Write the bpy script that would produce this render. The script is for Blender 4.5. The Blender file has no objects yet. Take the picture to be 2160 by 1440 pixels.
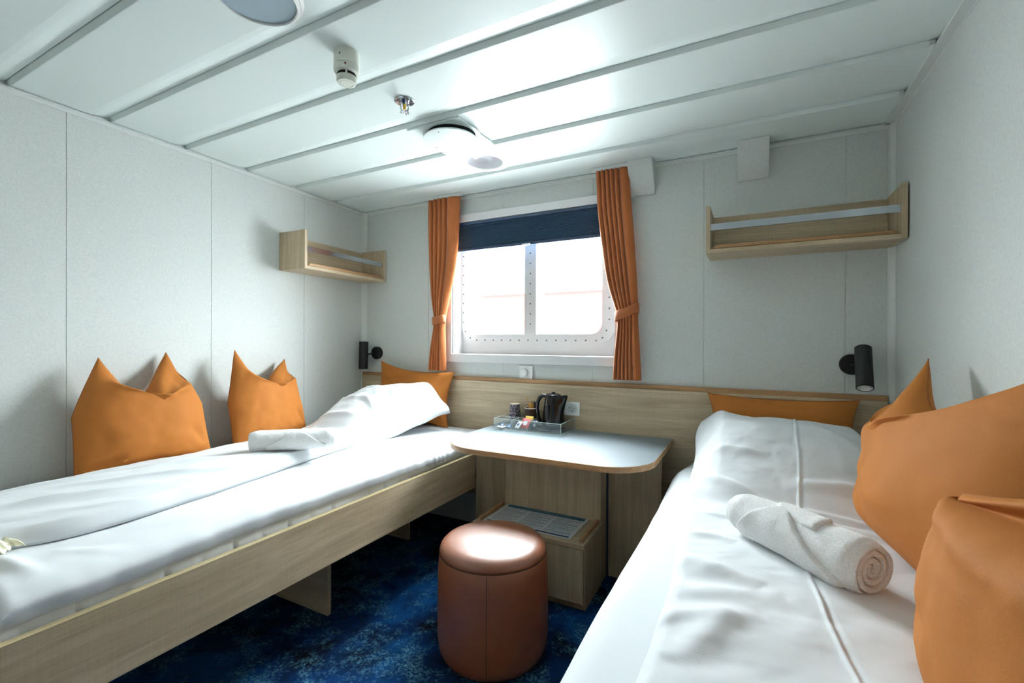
import bpy, bmesh, math, random
import numpy as np
from mathutils import Vector, Matrix, Euler
random.seed(7); rng = np.random.RandomState(11)
SC = bpy.context.scene; COL = SC.collection
PI = math.pi
H = 1.177            # camera height
CZ = 2.117           # ceiling
XR = 0.549; YB = 2.5; XL = -2.54; YF = -1.35
SK = 0.045
def xl(y): return XL + (YB - y) * SK     # left wall leans slightly off square

# ---------------------------------------------------------------- materials
def lin(c):
    return tuple(((v/255)/12.92 if v/255 <= .04045 else ((v/255+.055)/1.055)**2.4) for v in c) + (1,)
class NT:
    def __init__(s, name):
        s.m = bpy.data.materials.new(name); s.m.use_nodes = True
        s.t = s.m.node_tree; s.b = s.t.nodes['Principled BSDF']; s.out = s.t.nodes['Material Output']
    def n(s, typ, **k):
        nd = s.t.nodes.new(typ)
        for a, v in k.items():
            if a.startswith('i_'):
                key = a[2:]
                key = int(key) if key.isdigit() else key.replace('_', ' ')
                nd.inputs[key].default_value = v
            else: setattr(nd, a, v)
        return nd
    def l(s, a, b): s.t.links.new(a, b)
    def coord(s, scale=(1,1,1), rot=(0,0,0)):
        tc = s.n('ShaderNodeTexCoord'); mp = s.n('ShaderNodeMapping')
        mp.inputs['Scale'].default_value = scale; mp.inputs['Rotation'].default_value = rot
        s.l(tc.outputs['Object'], mp.inputs['Vector']); return mp.outputs['Vector']
    def noise(s, vec, scale, detail=2, rough=.5, dist=0):
        nd = s.n('ShaderNodeTexNoise', i_Scale=scale, i_Detail=detail, i_Roughness=rough, i_Distortion=dist)
        s.l(vec, nd.inputs['Vector']); return nd.outputs['Fac']
    def ramp(s, fac, stops):
        r = s.n('ShaderNodeValToRGB'); e = r.color_ramp.elements
        while len(e) < len(stops): e.new(.5)
        for i, (p, c) in enumerate(stops): e[i].position = p; e[i].color = c
        s.l(fac, r.inputs['Fac']); return r.outputs['Color']
    def bump(s, h, strength, dist=.001, prev=None):
        b = s.n('ShaderNodeBump', i_Strength=strength, i_Distance=dist); s.l(h, b.inputs['Height'])
        if prev is not None: s.l(prev, b.inputs['Normal'])
        return b.outputs['Normal']
    def set(s, **k):
        for a, v in k.items(): s.b.inputs[a.replace('_', ' ')].default_value = v
        return s
def plain(name, c, rough=.5, spec=.5, metal=0., nscale=None, nstr=.1, ndist=.0005, var=0):
    t = NT(name); t.set(Base_Color=lin(c), Roughness=rough, Metallic=metal); t.b.inputs['Specular IOR Level'].default_value = spec
    if nscale:
        v = t.coord(); f = t.noise(v, nscale, 3, .6); t.l(t.bump(f, nstr, ndist), t.b.inputs['Normal'])
        if var:
            lo = tuple(max(0, x-var) for x in c); hi = tuple(min(255, x+var) for x in c)
            t.l(t.ramp(f, [(.35, lin(lo)), (.65, lin(hi))]), t.b.inputs['Base Color'])
    return t.m
def fabric(name, c, scale=900, rough=.85, sheen=.3, var=6, spec=.2, bstr=.25, bdist=.0006):
    t = NT(name); t.set(Roughness=rough); t.b.inputs['Specular IOR Level'].default_value = spec
    t.b.inputs['Sheen Weight'].default_value = sheen; t.b.inputs['Sheen Roughness'].default_value = .5
    v = t.coord()
    n1 = t.noise(v, scale, 2, .6); n2 = t.noise(v, 14, 3, .5)
    lo = tuple(max(0, x-var) for x in c); hi = tuple(min(255, x+var) for x in c)
    t.l(t.ramp(n1, [(.3, lin(lo)), (.7, lin(hi))]), t.b.inputs['Base Color'])
    nb = t.bump(n1, bstr, bdist); nb = t.bump(n2, .15, .002, nb); t.l(nb, t.b.inputs['Normal'])
    return t.m
def wood(name, axis, dark=(178,158,129), lite=(214,195,165), rough=.5, k=1.0):
    t = NT(name)
    s = {'x': (1.0, 14, 14), 'y': (14, 1.0, 14), 'z': (14, 14, 1.0)}[axis]
    v = t.coord(tuple(q*k for q in s))
    f1 = t.noise(v, 1.6, 5, .62, .7)
    v2 = t.coord(tuple((q*9 if q > 2 else 3.0)*k for q in s)); f2 = t.noise(v2, 2.2, 3, .6)
    s3 = {'x': (220, 8, 8), 'y': (8, 220, 8), 'z': (8, 8, 220)}[axis]
    v3 = t.coord(s3); f3 = t.noise(v3, 1.0, 1, .5)
    mid = tuple((a+b)/2 for a, b in zip(dark, lite))
    c1 = t.ramp(f1, [(.28, lin(dark)), (.5, lin(mid)), (.66, lin(lite)), (.9, lin(mid))])
    c2 = t.ramp(f2, [(.3, (.76,.74,.71,1)), (.62, (1,1,1,1))])
    c3 = t.ramp(f3, [(.4, (.92,.92,.92,1)), (.7, (1.0,1.0,1.0,1))])
    m = t.n('ShaderNodeMix', data_type='RGBA', blend_type='MULTIPLY'); m.inputs[0].default_value = .75
    t.l(c1, m.inputs[6]); t.l(c2, m.inputs[7])
    m2 = t.n('ShaderNodeMix', data_type='RGBA', blend_type='MULTIPLY'); m2.inputs[0].default_value = .8
    t.l(m.outputs[2], m2.inputs[6]); t.l(c3, m2.inputs[7])
    t.l(m2.outputs[2], t.b.inputs['Base Color']); t.set(Roughness=rough)
    t.l(t.bump(f2, .12, .0006), t.b.inputs['Normal'])
    return t.m

def wall_mat():
    t = NT('wall_laminate'); v = t.coord()
    f = t.noise(v, 130, 4, .7); g = t.noise(v, 2.2, 2, .5)
    c = t.ramp(f, [(.3, lin((198,203,200))), (.7, lin((214,218,215)))])
    t.l(c, t.b.inputs['Base Color']); t.set(Roughness=.55); t.b.inputs['Specular IOR Level'].default_value = .3
    t.l(t.bump(f, .15, .0006), t.b.inputs['Normal']); return t.m
def carpet_mat():
    t = NT('blue_carpet'); v = t.coord()
    f = t.noise(v, 2.6, 5, .62, .6); s = t.noise(v, 95, 4, .8); w = t.noise(v, 9, 5, .75)
    base = t.ramp(f, [(.36, lin((5,12,24))), (.50, lin((8,46,90))), (.62, lin((15,74,130))), (.8, lin((8,26,48)))])
    mixf = t.n('ShaderNodeMath', operation='MULTIPLY'); t.l(t.ramp(w, [(.48,(0,0,0,1)), (.68,(1,1,1,1))]), mixf.inputs[0])
    t.l(t.ramp(s, [(.46,(0,0,0,1)), (.56,(1,1,1,1))]), mixf.inputs[1])
    m = t.n('ShaderNodeMix', data_type='RGBA'); t.l(mixf.outputs[0], m.inputs[0]); t.l(base, m.inputs[6]); m.inputs[7].default_value = lin((92,146,164))
    t.l(m.outputs[2], t.b.inputs['Base Color']); t.set(Roughness=.95); t.b.inputs['Specular IOR Level'].default_value = .1
    h = t.noise(v, 420, 2, .7); t.l(t.bump(h, .6, .003), t.b.inputs['Normal']); return t.m
def leather_mat():
    t = NT('tan_leather'); v = t.coord()
    vo = t.n('ShaderNodeTexVoronoi', i_Scale=420.); t.l(v, vo.inputs['Vector']); f = t.noise(v, 6, 3, .5)
    t.l(t.ramp(f, [(.3, lin((128,66,30))), (.7, lin((144,77,36)))]), t.b.inputs['Base Color'])
    t.set(Roughness=.46); t.b.inputs['Specular IOR Level'].default_value = 1.0; t.b.inputs['Coat Weight'].default_value = .6; t.b.inputs['Coat Roughness'].default_value = .42
    t.l(t.bump(vo.outputs['Distance'], .12, .0006), t.b.inputs['Normal']); return t.m
def glass_mat(name, tint=(1,1,1,1), rough=0.0, ior=1.45, body=0.0, bodyc=(1,1,1,1)):
    t = NT(name); t.t.nodes.remove(t.b)
    tr = t.n('ShaderNodeBsdfTransparent'); tr.inputs['Color'].default_value = tint
    gl = t.n('ShaderNodeBsdfGlossy'); gl.inputs['Roughness'].default_value = rough
    lw = t.n('ShaderNodeLayerWeight', i_Blend=.5); pw_ = t.n('ShaderNodeMath', operation='POWER'); pw_.inputs[1].default_value = 4.5; t.l(lw.outputs['Facing'], pw_.inputs[0])
    fr = t.n('ShaderNodeMath', operation='MULTIPLY_ADD'); fr.inputs[1].default_value = .8; fr.inputs[2].default_value = .04; t.l(pw_.outputs[0], fr.inputs[0]); mx = t.n('ShaderNodeMixShader')
    t.l(fr.outputs[0], mx.inputs[0]); t.l(tr.outputs[0], mx.inputs[1]); t.l(gl.outputs[0], mx.inputs[2])
    last = mx.outputs[0]
    if body:
        d = t.n('ShaderNodeBsdfDiffuse'); d.inputs['Color'].default_value = bodyc
        m2 = t.n('ShaderNodeMixShader'); m2.inputs[0].default_value = body
        t.l(last, m2.inputs[1]); t.l(d.outputs[0], m2.inputs[2]); last = m2.outputs[0]
    t.l(last, t.out.inputs['Surface']); return t.m
def linen(name, c, twill=False):
    t = NT(name); v = t.coord(); f = t.noise(v, 5, 3, .5)
    t.set(Base_Color=lin(c), Roughness=.8); t.b.inputs['Specular IOR Level'].default_value = .25
    t.b.inputs['Sheen Weight'].default_value = .15
    if twill:
        w = t.n('ShaderNodeTexWave', wave_type='BANDS', bands_direction='DIAGONAL'); w.inputs['Scale'].default_value = 95; w.inputs['Distortion'].default_value = .6
        t.l(v, w.inputs['Vector']); nb = t.bump(w.outputs['Fac'], .16, .001)
    else:
        w2 = t.noise(v, 500, 2, .5); nb = t.bump(w2, .1, .0005)
    nb = t.bump(f, .1, .004, nb); t.l(nb, t.b.inputs['Normal']); return t.m
def terry():
    t = NT('terry_towelling'); v = t.coord(); f = t.noise(v, 330, 3, .75)
    t.l(t.ramp(f, [(.3, lin((222,222,222))), (.6, lin((246,246,245)))]), t.b.inputs['Base Color'])
    t.set(Roughness=1.0); t.b.inputs['Specular IOR Level'].default_value = .05; t.b.inputs['Sheen Weight'].default_value = .3
    t.l(t.bump(f, .8, .003), t.b.inputs['Normal']); return t.m

M = {}
M['wall'] = wall_mat(); M['carpet'] = carpet_mat(); M['leather'] = leather_mat()
M['ceil'] = plain('ceiling_steel_paint', (218,228,225), .38, .55)
M['trim'] = plain('white_trim', (214,219,216), .4, .5)
M['gapdark'] = plain('dark_gap', (38,42,42), .8, .2)
M['seam'] = plain('panel_joint', (150,154,152), .7, .2)
M['casing'] = plain('window_casing_white', (222,221,222), .35, .5)
M['steel'] = plain('window_steel_cream', (196,193,191), .4, .4)
M['bolt'] = plain('grey_bolt', (96,98,100), .5, .5, .3)
M['glass'] = glass_mat('window_glass', (.985,.99,.99,1), 0, 1.45)
M['wx'] = wood('oak_grain_x', 'x'); M['wy'] = wood('oak_grain_y', 'y'); M['wz'] = wood('oak_grain_z', 'z')
M['wedge'] = wood('oak_edge_band', 'x', (156,116,76), (196,154,106), .45)
M['wedgel'] = wood('oak_edge_light', 'y', (190,172,132), (216,198,158), .5)
M['lam'] = plain('slate_blue_laminate', (112,124,130), .44, .9, 0, 300, .05, .0003)
M['orange'] = fabric('orange_cushion_cloth', (172,106,46), 1100, .7, .0, 8, .15)
M['orseam'] = fabric('orange_seam', (150,86,36), 900, .8, .1)
M['curt'] = fabric('rust_curtain_cloth', (172,98,50), 1300, .75, .2, 7, .25)
M['tie'] = fabric('rust_tieback_cloth', (162,92,50), 1300, .75, .2, 7, .25)
M['duvetL'] = linen('white_duvet_cotton', (218,222,225)); M['duvetR'] = linen('white_twill_cotton', (218,222,225), True)
M['sheet'] = linen('white_sheet_cotton', (218,222,225)); M['matt'] = linen('mattress_ticking', (224,226,226))
M['cream'] = linen('cream_lining', (238,234,206))
M['terry'] = terry()
M['blk'] = plain('matt_black_metal', (24,26,28), .45, .4, 0, 700, .1, .0003)
M['pblk'] = plain('gloss_black_plastic', (9,9,11), .12, .5)
M['blkm'] = plain('satin_black_plastic', (18,18,20), .4, .5)
M['chrome'] = plain('brushed_chrome', (196,202,208), .16, .5, 1.)
M['mirror'] = plain('reflector_metal', (222,222,226), .3, .6, .35)
M['wplast'] = plain('white_plastic', (232,233,230), .35, .5)
M['cplast'] = plain('cream_plastic', (222,226,214), .4, .5)
M['darkslot'] = plain('dark_slot', (40,38,34), .7, .2)
M['red'] = plain('red_indicator', (120,22,24), .4, .5)
M['lens'] = plain('opal_lamp_lens', (150,168,177), .5, .4, 0, 500, .1, .0003)
M['acr'] = glass_mat('clear_acrylic', (.97,.985,.98,1), .02, 1.49, .03, (.85,.92,.92,1))
M['acre'] = glass_mat('acrylic_edge', (.9,.95,.93,1), .1, 1.49, .38, (.86,.92,.91,1))
M['blind'] = None
M['paper'] = plain('white_paper', (214,220,222), .6, .3)
M['phead'] = plain('printed_blue', (58,104,124), .6, .3); M['pfoot'] = plain('printed_navy', (44,62,96), .6, .3)
M['ptext'] = plain('printed_text_grey', (146,154,162), .6, .3); M['ptextb'] = plain('printed_text_blue', (118,146,170), .6, .3)
M['ctop'] = plain('paper_cup_white', (226,214,200), .6, .3)
M['cbody'] = None
M['brown'] = plain('brown_paper', (70,52,38), .6, .3)
M['stick'] = wood('birch_stirrer', 'z', (190,140,80), (226,184,124))
M['yellow'] = plain('yellow_sachet', (214,176,56), .45, .5); M['pink'] = plain('red_sachet', (206,70,72), .4, .5)
M['blue'] = plain('blue_sachet', (56,88,128), .4, .5); M['wsach'] = plain('white_sachet', (226,226,230), .5, .4)
M['dsach'] = plain('dark_sachet', (36,46,58), .4, .5); M['amber'] = plain('amber_sachet', (186,128,44), .45, .5)
M['bluestrip'] = plain('blue_edge_strip', (40,62,92), .4, .5)
M['brass'] = plain('brass', (190,150,70), .3, .5, 1.); M['ygl'] = plain('yellow_bulb', (230,180,30), .2, .6)
M['pocket'] = plain('socket_recess', (200,203,202), .45, .5)
# blind cloth lets a little daylight through
t = NT('navy_blind_cloth'); t.set(Base_Color=lin((34,58,84)), Roughness=.8); t.t.nodes.remove(t.b)
d = t.n('ShaderNodeBsdfDiffuse'); d.inputs[0].default_value = lin((76,98,122)); tl = t.n('ShaderNodeBsdfTranslucent'); tl.inputs[0].default_value = lin((60,92,120))
mx = t.n('ShaderNodeMixShader'); mx.inputs[0].default_value = .06; t.l(d.outputs[0], mx.inputs[1]); t.l(tl.outputs[0], mx.inputs[2]); t.l(mx.outputs[0], t.out.inputs['Surface']); M['blind'] = t.m
# paper cup: black with a loose white scrawl pattern
t = NT('black_patterned_paper'); v = t.coord()
f = t.noise(v, 34, 2, .5, 3.0)
t.l(t.ramp(f, [(0, lin((34,28,38))), (.46, lin((30,24,34))), (.485, lin((210,200,215))), (.50, lin((210,200,215))), (.525, lin((34,28,38))), (1, lin((52,38,62)))]), t.b.inputs['Base Color']); t.set(Roughness=.5)
M['cbody'] = t.m

# ---------------------------------------------------------------- helpers
WM = {}
def tag(o, label=None, cat=None, group=None, kind=None):
    if label: o['label'] = label
    if cat: o['category'] = cat
    if group: o['group'] = group
    if kind: o['kind'] = kind
    return o
def thing(name, loc, label=None, cat=None, group=None, rot=None, kind=None):
    o = bpy.data.objects.new(name, None); COL.objects.link(o); o.empty_display_size = .05
    m = Matrix.Translation(loc)
    if rot: m = m @ Euler(rot).to_matrix().to_4x4()
    o.matrix_basis = m; WM[o.name] = m
    return tag(o, label, cat, group, kind)
def finish(name, me, mat, parent=None, smooth=False, local=False, angle=None):
    o = bpy.data.objects.new(name, me); COL.objects.link(o)
    if mat: me.materials.append(mat)
    if parent is not None:
        pm = WM[parent.name]
        if not local: me.transform(pm.inverted())
        o.parent = parent; WM[o.name] = pm.copy()
    else:
        co = np.empty(len(me.vertices)*3); me.vertices.foreach_get('co', co); co = co.reshape(-1, 3)
        mn, mx_ = co.min(0), co.max(0); c = Vector(((mn[0]+mx_[0])/2, (mn[1]+mx_[1])/2, mn[2]))
        me.transform(Matrix.Translation(-c)); o.location = c; WM[o.name] = Matrix.Translation(c)
    if smooth:
        me.polygons.foreach_set('use_smooth', [True]*len(me.polygons))
        if angle: me.set_sharp_from_angle(angle=angle)
    me.update(); return o
def mk(name, bm, mat, parent=None, smooth=False, local=False, angle=.7):
    bmesh.ops.recalc_face_normals(bm, faces=bm.faces[:])
    me = bpy.data.meshes.new(name); bm.to_mesh(me); bm.free()
    return finish(name, me, mat, parent, smooth, local, angle if smooth else None)
def pyd(name, verts, faces, mat, parent=None, smooth=True, local=False, angle=None):
    me = bpy.data.meshes.new(name); me.from_pydata([tuple(map(float, v)) for v in verts], [], faces)
    bm = bmesh.new(); bm.from_mesh(me); bmesh.ops.recalc_face_normals(bm, faces=bm.faces[:]); bm.to_mesh(me); bm.free()
    return finish(name, me, mat, parent, smooth, local, angle)
def box(bm, a, b, bev=0, seg=2):
    a = Vector(a); b = Vector(b); lo = Vector(map(min, a, b)); hi = Vector(map(max, a, b))
    r = bmesh.ops.create_cube(bm, size=1)
    vs = r['verts']
    for v in vs: v.co = Vector((lo[i] + (v.co[i]+.5)*(hi[i]-lo[i]) for i in range(3)))
    if bev:
        es = list({e for v in vs for e in v.link_edges})
        bmesh.ops.bevel(bm, geom=es, offset=bev, segments=seg, affect='EDGES', profile=.6)
    return vs
def B(*boxes, bev=0, seg=2):
    bm = bmesh.new()
    for q in boxes: box(bm, q[0], q[1], bev, seg)
    return bm
def cyl(bm, p0, p1, r0, r1=None, n=32, caps=True):
    p0 = Vector(p0); p1 = Vector(p1); r1 = r0 if r1 is None else r1; d = p1-p0
    q = d.to_track_quat('Z', 'Y').to_matrix().to_4x4()
    bmesh.ops.create_cone(bm, cap_ends=caps, segments=n, radius1=r0, radius2=r1, depth=d.length, matrix=Matrix.Translation((p0+p1)/2) @ q)
def lathe(bm, c, prof, n=48, M4=None, a0=0, a1=2*PI):
    """prof: list of (r, z); first/last r=0 closes"""
    full = abs(a1-a0-2*PI) < 1e-6; c = Vector(c); rings = []
    for r, z in prof:
        if r < 1e-6: rings.append([bm.verts.new((0, 0, z))]); continue
        rings.append([bm.verts.new((r*math.cos(a0+(a1-a0)*i/n), r*math.sin(a0+(a1-a0)*i/n), z)) for i in range(n if full else n+1)])
    for A, Bq in zip(rings, rings[1:]):
        m = n if full else n
        for i in range(m):
            j = (i+1) % len(A) if len(A) > 1 else 0; k = (i+1) % len(Bq) if len(Bq) > 1 else 0
            f = [A[i if len(A) > 1 else 0]]
            if len(A) > 1: f.append(A[j])
            if len(Bq) > 1: f.append(Bq[k])
            f.append(Bq[i if len(Bq) > 1 else 0])
            if len(f) >= 3: bm.faces.new(f)
    T = Matrix.Translation(c) @ (M4 if M4 is not None else Matrix())
    for R_ in rings:
        for v in R_: v.co = T @ v.co
def tube(bm, pts, rad, n=10, closed=False, caps=True, sq=None):
    pts = [Vector(p) for p in pts]; N = len(pts); rr = rad if hasattr(rad, '__len__') else [rad]*N
    rings = []; prevn = None
    for i, p in enumerate(pts):
        a = pts[(i-1) % N] if closed or i > 0 else p; b = pts[(i+1) % N] if closed or i < N-1 else p
        tg = (b-a).normalized()
        if prevn is None:
            up = Vector((0, 0, 1)) if abs(tg.z) < .9 else Vector((1, 0, 0)); nn = tg.cross(up).normalized()
        else: nn = (prevn - tg*prevn.dot(tg)).normalized()
        prevn = nn; bb = tg.cross(nn); sx, sy = sq if sq else (1, 1)
        rings.append([bm.verts.new(p + (nn*math.cos(2*PI*k/n)*sx + bb*math.sin(2*PI*k/n)*sy)*rr[i]) for k in range(n)])
    for i in range(N if closed else N-1):
        A = rings[i]; Bq = rings[(i+1) % N]
        for k in range(n): bm.faces.new((A[k], A[(k+1) % n], Bq[(k+1) % n], Bq[k]))
    if caps and not closed: bm.faces.new(rings[0][::-1]); bm.faces.new(rings[-1])
def prism(bm, outline, z0, z1):
    """outline: list of (x,y), extruded in z"""
    lo = [bm.verts.new((x, y, z0)) for x, y in outline]; hi = [bm.verts.new((x, y, z1)) for x, y in outline]
    bm.faces.new(lo[::-1]); bm.faces.new(hi); n = len(lo)
    for i in range(n): bm.faces.new((lo[i], lo[(i+1) % n], hi[(i+1) % n], hi[i]))
def rrect(x0, y0, x1, y1, r, n=10):
    """r: radii for (x0,y0),(x1,y0),(x1,y1),(x0,y1)"""
    if not hasattr(r, '__len__'): r = [r]*4
    out = []
    for (cx, cy, rr, a) in ((x0+r[0], y0+r[0], r[0], PI), (x1-r[1], y0+r[1], r[1], 1.5*PI), (x1-r[2], y1-r[2], r[2], 0), (x0+r[3], y1-r[3], r[3], .5*PI)):
        if rr < 1e-6: out.append((cx, cy)); continue
        for i in range(n+1): out.append((cx+rr*math.cos(a+i/n*PI/2), cy+rr*math.sin(a+i/n*PI/2)))
    return out
def grid_faces(n, m, off=0, flip=False):
    F = []
    for i in range(n-1):
        for j in range(m-1):
            a = off+i*m+j; f = (a, a+1, a+m+1, a+m); F.append(f[::-1] if flip else f)
    return F
def sm(x, a, b):
    t_ = np.clip((x-a)/(b-a), 0, 1); return t_*t_*(3-2*t_)
VT = {}
def vnoise(x, y, seed=0):
    """smooth value noise"""
    x = np.asarray(x, float)+500; y = np.asarray(y, float)+500
    if seed not in VT: VT[seed] = np.random.RandomState(seed).rand(256, 256)
    T_ = VT[seed]
    xi = np.floor(x).astype(int); yi = np.floor(y).astype(int); fx = x-xi; fy = y-yi
    fx = fx*fx*(3-2*fx); fy = fy*fy*(3-2*fy)
    g = lambda a, b: T_[a % 256, b % 256]
    return (g(xi, yi)*(1-fx)*(1-fy)+g(xi+1, yi)*fx*(1-fy)+g(xi, yi+1)*(1-fx)*fy+g(xi+1, yi+1)*fx*fy)*2-1
def fbm(x, y, seed=0, oct=3):
    s = 0; a = 1
    for o_ in range(oct): s = s+a*vnoise(x*2**o_, y*2**o_, seed+o_); a *= .5
    return s
def interp(y, pts):
    pts = sorted(pts); xs = [p[0] for p in pts]; ys = [p[1] for p in pts]
    s = 0
    for d in (-.05, -.025, 0, .025, .05): s = s+np.interp(np.asarray(y)+d, xs, ys)
    return s/5
def ridge(x, y, x0, y0, x1, y1, w, h, curve=0):
    """a cloth fold: gaussian ridge along the segment (x0,y0)-(x1,y1), fading at both ends"""
    dx, dy = x1-x0, y1-y0; L = math.hypot(dx, dy); ux, uy = dx/L, dy/L
    s = ((x-x0)*ux+(y-y0)*uy)/L; d = -(x-x0)*uy+(y-y0)*ux - curve*4*s*(1-s)
    e = np.clip(s, 0, 1); f = np.sin(np.pi*e)**.7*(s > 0)*(s < 1)
    return h*f*np.exp(-(d/w)**2)

# ---------------------------------------------------------------- room shell
def panels_x(bm, x0, x1, z0, z1, seams, y, th=.05):
    """back wall: panel faces at y, joints between"""
    s = [x0]+[q for q in seams if x0 < q < x1]+[x1]
    for a, b in zip(s, s[1:]):
        ga = .0012 if a != x0 else 0; gb = .0012 if b != x1 else 0
        box(bm, (a+ga, y, z0), (b-gb, y+.004, z1))
    box(bm, (x0, y+.003, z0), (x1, y+th, z1))
WX0, WX1, WZ0, WZ1 = -1.742, -.66, 1.087, 1.942
seams = [-1.943, -1.365, -.787, -.209, .377]
bm = bmesh.new()
panels_x(bm, XL-.1, WX0-.006, 0, CZ+.06, seams, YB); panels_x(bm, WX1+.006, XR+.06, 0, CZ+.06, seams, YB)
panels_x(bm, WX0-.006, WX1+.006, 0, WZ0-.006, seams, YB); panels_x(bm, WX0-.006, WX1+.006, WZ1+.006, CZ+.06, seams, YB)
tag(mk('wall_back', bm, M['wall']), kind='structure')
bm = bmesh.new()
ys = [YF]+[q for q in (-.345-.577, -.345, .232, .809, 1.386, 1.965)]+[YB]
for a, b in zip(ys, ys[1:]): box(bm, (XL, a+.0012, 0), (XL-.004, b-.0012, CZ+.06))
box(bm, (XL-.003, YF, 0), (XL-.05, YB+.05, CZ+.06))
for v in bm.verts: v.co.x += (YB-v.co.y)*SK
tag(mk('wall_left', bm, M['wall']), kind='structure')
bm = bmesh.new(); box(bm, (XR, YF, 0), (XR+.05, YB+.05, CZ+.06)); tag(mk('wall_right', bm, M['wall']), kind='structure')
bm = bmesh.new(); box(bm, (XL-.1, YF, 0), (XR+.06, YF-.05, CZ+.06)); tag(mk('wall_front', bm, M['wall']), kind='structure')
bm = bmesh.new(); box(bm, (XL-.1, YF-.05, -.05), (XR+.06, YB+.05, 0)); tag(mk('floor', bm, M['carpet']), kind='structure')
# door behind the camera
d_ = thing('door_1', (-1.3, YF, 0), kind='structure')
mk('door_panel', B(((-1.7, YF, .02), (-.9, YF+.02, 1.98)), bev=.003), M['wx'], d_)
bm = bmesh.new(); tube(bm, [(-.97, YF+.02, 1.02), (-.97, YF+.06, 1.02), (-1.08, YF+.06, 1.02)], .009); mk('door_handle', bm, M['chrome'], d_, True)
# ceiling: pressed panels with V joints
G = [.635-.32*k for k in range(6, 0, -1)]+[.635, .945, 1.255, 1.575, 1.9, 2.23]
prof = [(YF-.05, CZ)]
for g in G:
    prof += [(g-.075, CZ), (g-.055, CZ+.0025), (g-.03, CZ+.0085), (g-.006, CZ+.0155), (g-.002, CZ+.0165), (g-.0015, CZ+.028), (g+.0005, CZ+.028), (g+.001, CZ+.0165), (g+.010, CZ+.0006), (g+.012, CZ)]
prof += [(YB+.05, CZ), (YB+.05, CZ+.09), (YF-.05, CZ+.09)]
bm = bmesh.new()
A_ = [bm.verts.new((XL-.1, y, z)) for y, z in prof]; B_ = [bm.verts.new((XR+.06, y, z)) for y, z in prof]
n = len(prof)
for i in range(n): bm.faces.new((A_[i], A_[(i+1) % n], B_[(i+1) % n], B_[i]))
bm.faces.new(A_[::-1]); bm.faces.new(B_)
ceil = tag(mk('ceiling', bm, M['ceil']), kind='structure')
DLX, DLY = -1.243, 2.068
cb = bmesh.new(); cyl(cb, (DLX, DLY, CZ-.05), (DLX, DLY, CZ+.07), .094, n=64)
cut = mk('cutter', cb, None); md = ceil.modifiers.new('b', 'BOOLEAN'); md.object = cut; md.solver = 'EXACT'
dg = bpy.context.evaluated_depsgraph_get(); nm = bpy.data.meshes.new_from_object(ceil.evaluated_get(dg)); ceil.modifiers.clear(); ceil.data = nm
bpy.data.objects.remove(cut)
# perimeter trims
bm = bmesh.new(); box(bm, (XR-.033, YF, CZ-.006), (XR, YB, CZ+.001)); box(bm, (XR-.003, YF, CZ-.012), (XR+.001, YB, CZ))
for q in G[-6:]: box(bm, (XR-.050, q-.010, CZ-.005), (XR-.034, q+.004, CZ+.012), .002)
tag(mk('trim_1', bm, M['trim']), kind='structure')
bm = bmesh.new()
box(bm, (XL-.01, YF, CZ-.022), (XL+.004, YB, CZ-.004)); box(bm, (XL-.01, YF, CZ-.006), (XL+.016, YB, CZ-.0035))
for v in bm.verts: v.co.x += (YB-v.co.y)*SK
tag(mk('trim_2', bm, M['trim']), kind='structure')
bm = bmesh.new(); box(bm, (XL, YB-.004, CZ-.024), (XR, YB+.001, CZ-.003)); box(bm, (XL, YB-.016, CZ-.006), (XR, YB, CZ-.003)); tag(mk('trim_3', bm, M['trim']), kind='structure')
bm = bmesh.new(); prism(bm, [(XR, YB), (XR-.023, YB), (XR-.023, YB-.003), (XR-.018, YB-.012), (XR-.006, YB-.020), (XR-.003, YB-.024), (XR, YB-.024)], 0, CZ-.006); tag(mk('trim_4', bm, M['trim']), kind='structure')
bm = bmesh.new(); prism(bm, [(XL, YB), (XL+.03, YB), (XL+.03, YB-.003), (XL+.02, YB-.01), (XL+.008, YB-.02), (XL+.005, YB-.034), (XL, YB-.034)], 0, CZ-.006); tag(mk('trim_5', bm, M['trim']), kind='structure')

# ---------------------------------------------------------------- window
w = thing('window_1', (-1.2, YB, WZ0), kind='structure')
bm = bmesh.new()
ox0, ox1, oz0, oz1 = -1.79, -.612, 1.035, 1.99; yf = YB-.02
box(bm, (ox0, yf, oz0), (ox1, YB+.004, WZ0), .002); box(bm, (ox0, yf, WZ1), (ox1, YB+.004, oz1), .002)
box(bm, (ox0, yf, WZ0), (WX0, YB+.004, WZ1), .002); box(bm, (WX1, yf, WZ0), (ox1, YB+.004, WZ1), .002)
# reveal lining
box(bm, (WX0-.012, yf+.01, WZ0-.012), (WX0, 2.62, WZ1+.012)); box(bm, (WX1, yf+.01, WZ0-.012), (WX1+.012, 2.62, WZ1+.012))
box(bm, (WX0, yf+.01, WZ1), (WX1, 2.62, WZ1+.012)); box(bm, (WX0, yf+.01, WZ0-.012), (WX1, 2.62, WZ0))
mk('casing', bm, M['casing'], w)
# thin guide rail for the blind down the left reveal
mk('blind_guide', B(((WX0, 2.515, WZ0+.004), (WX0+.008, 2.53, WZ1)), ((WX1-.008, 2.515, WZ0+.004), (WX1, 2.53, WZ1)), bev=.001), M['casing'], w)
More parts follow.
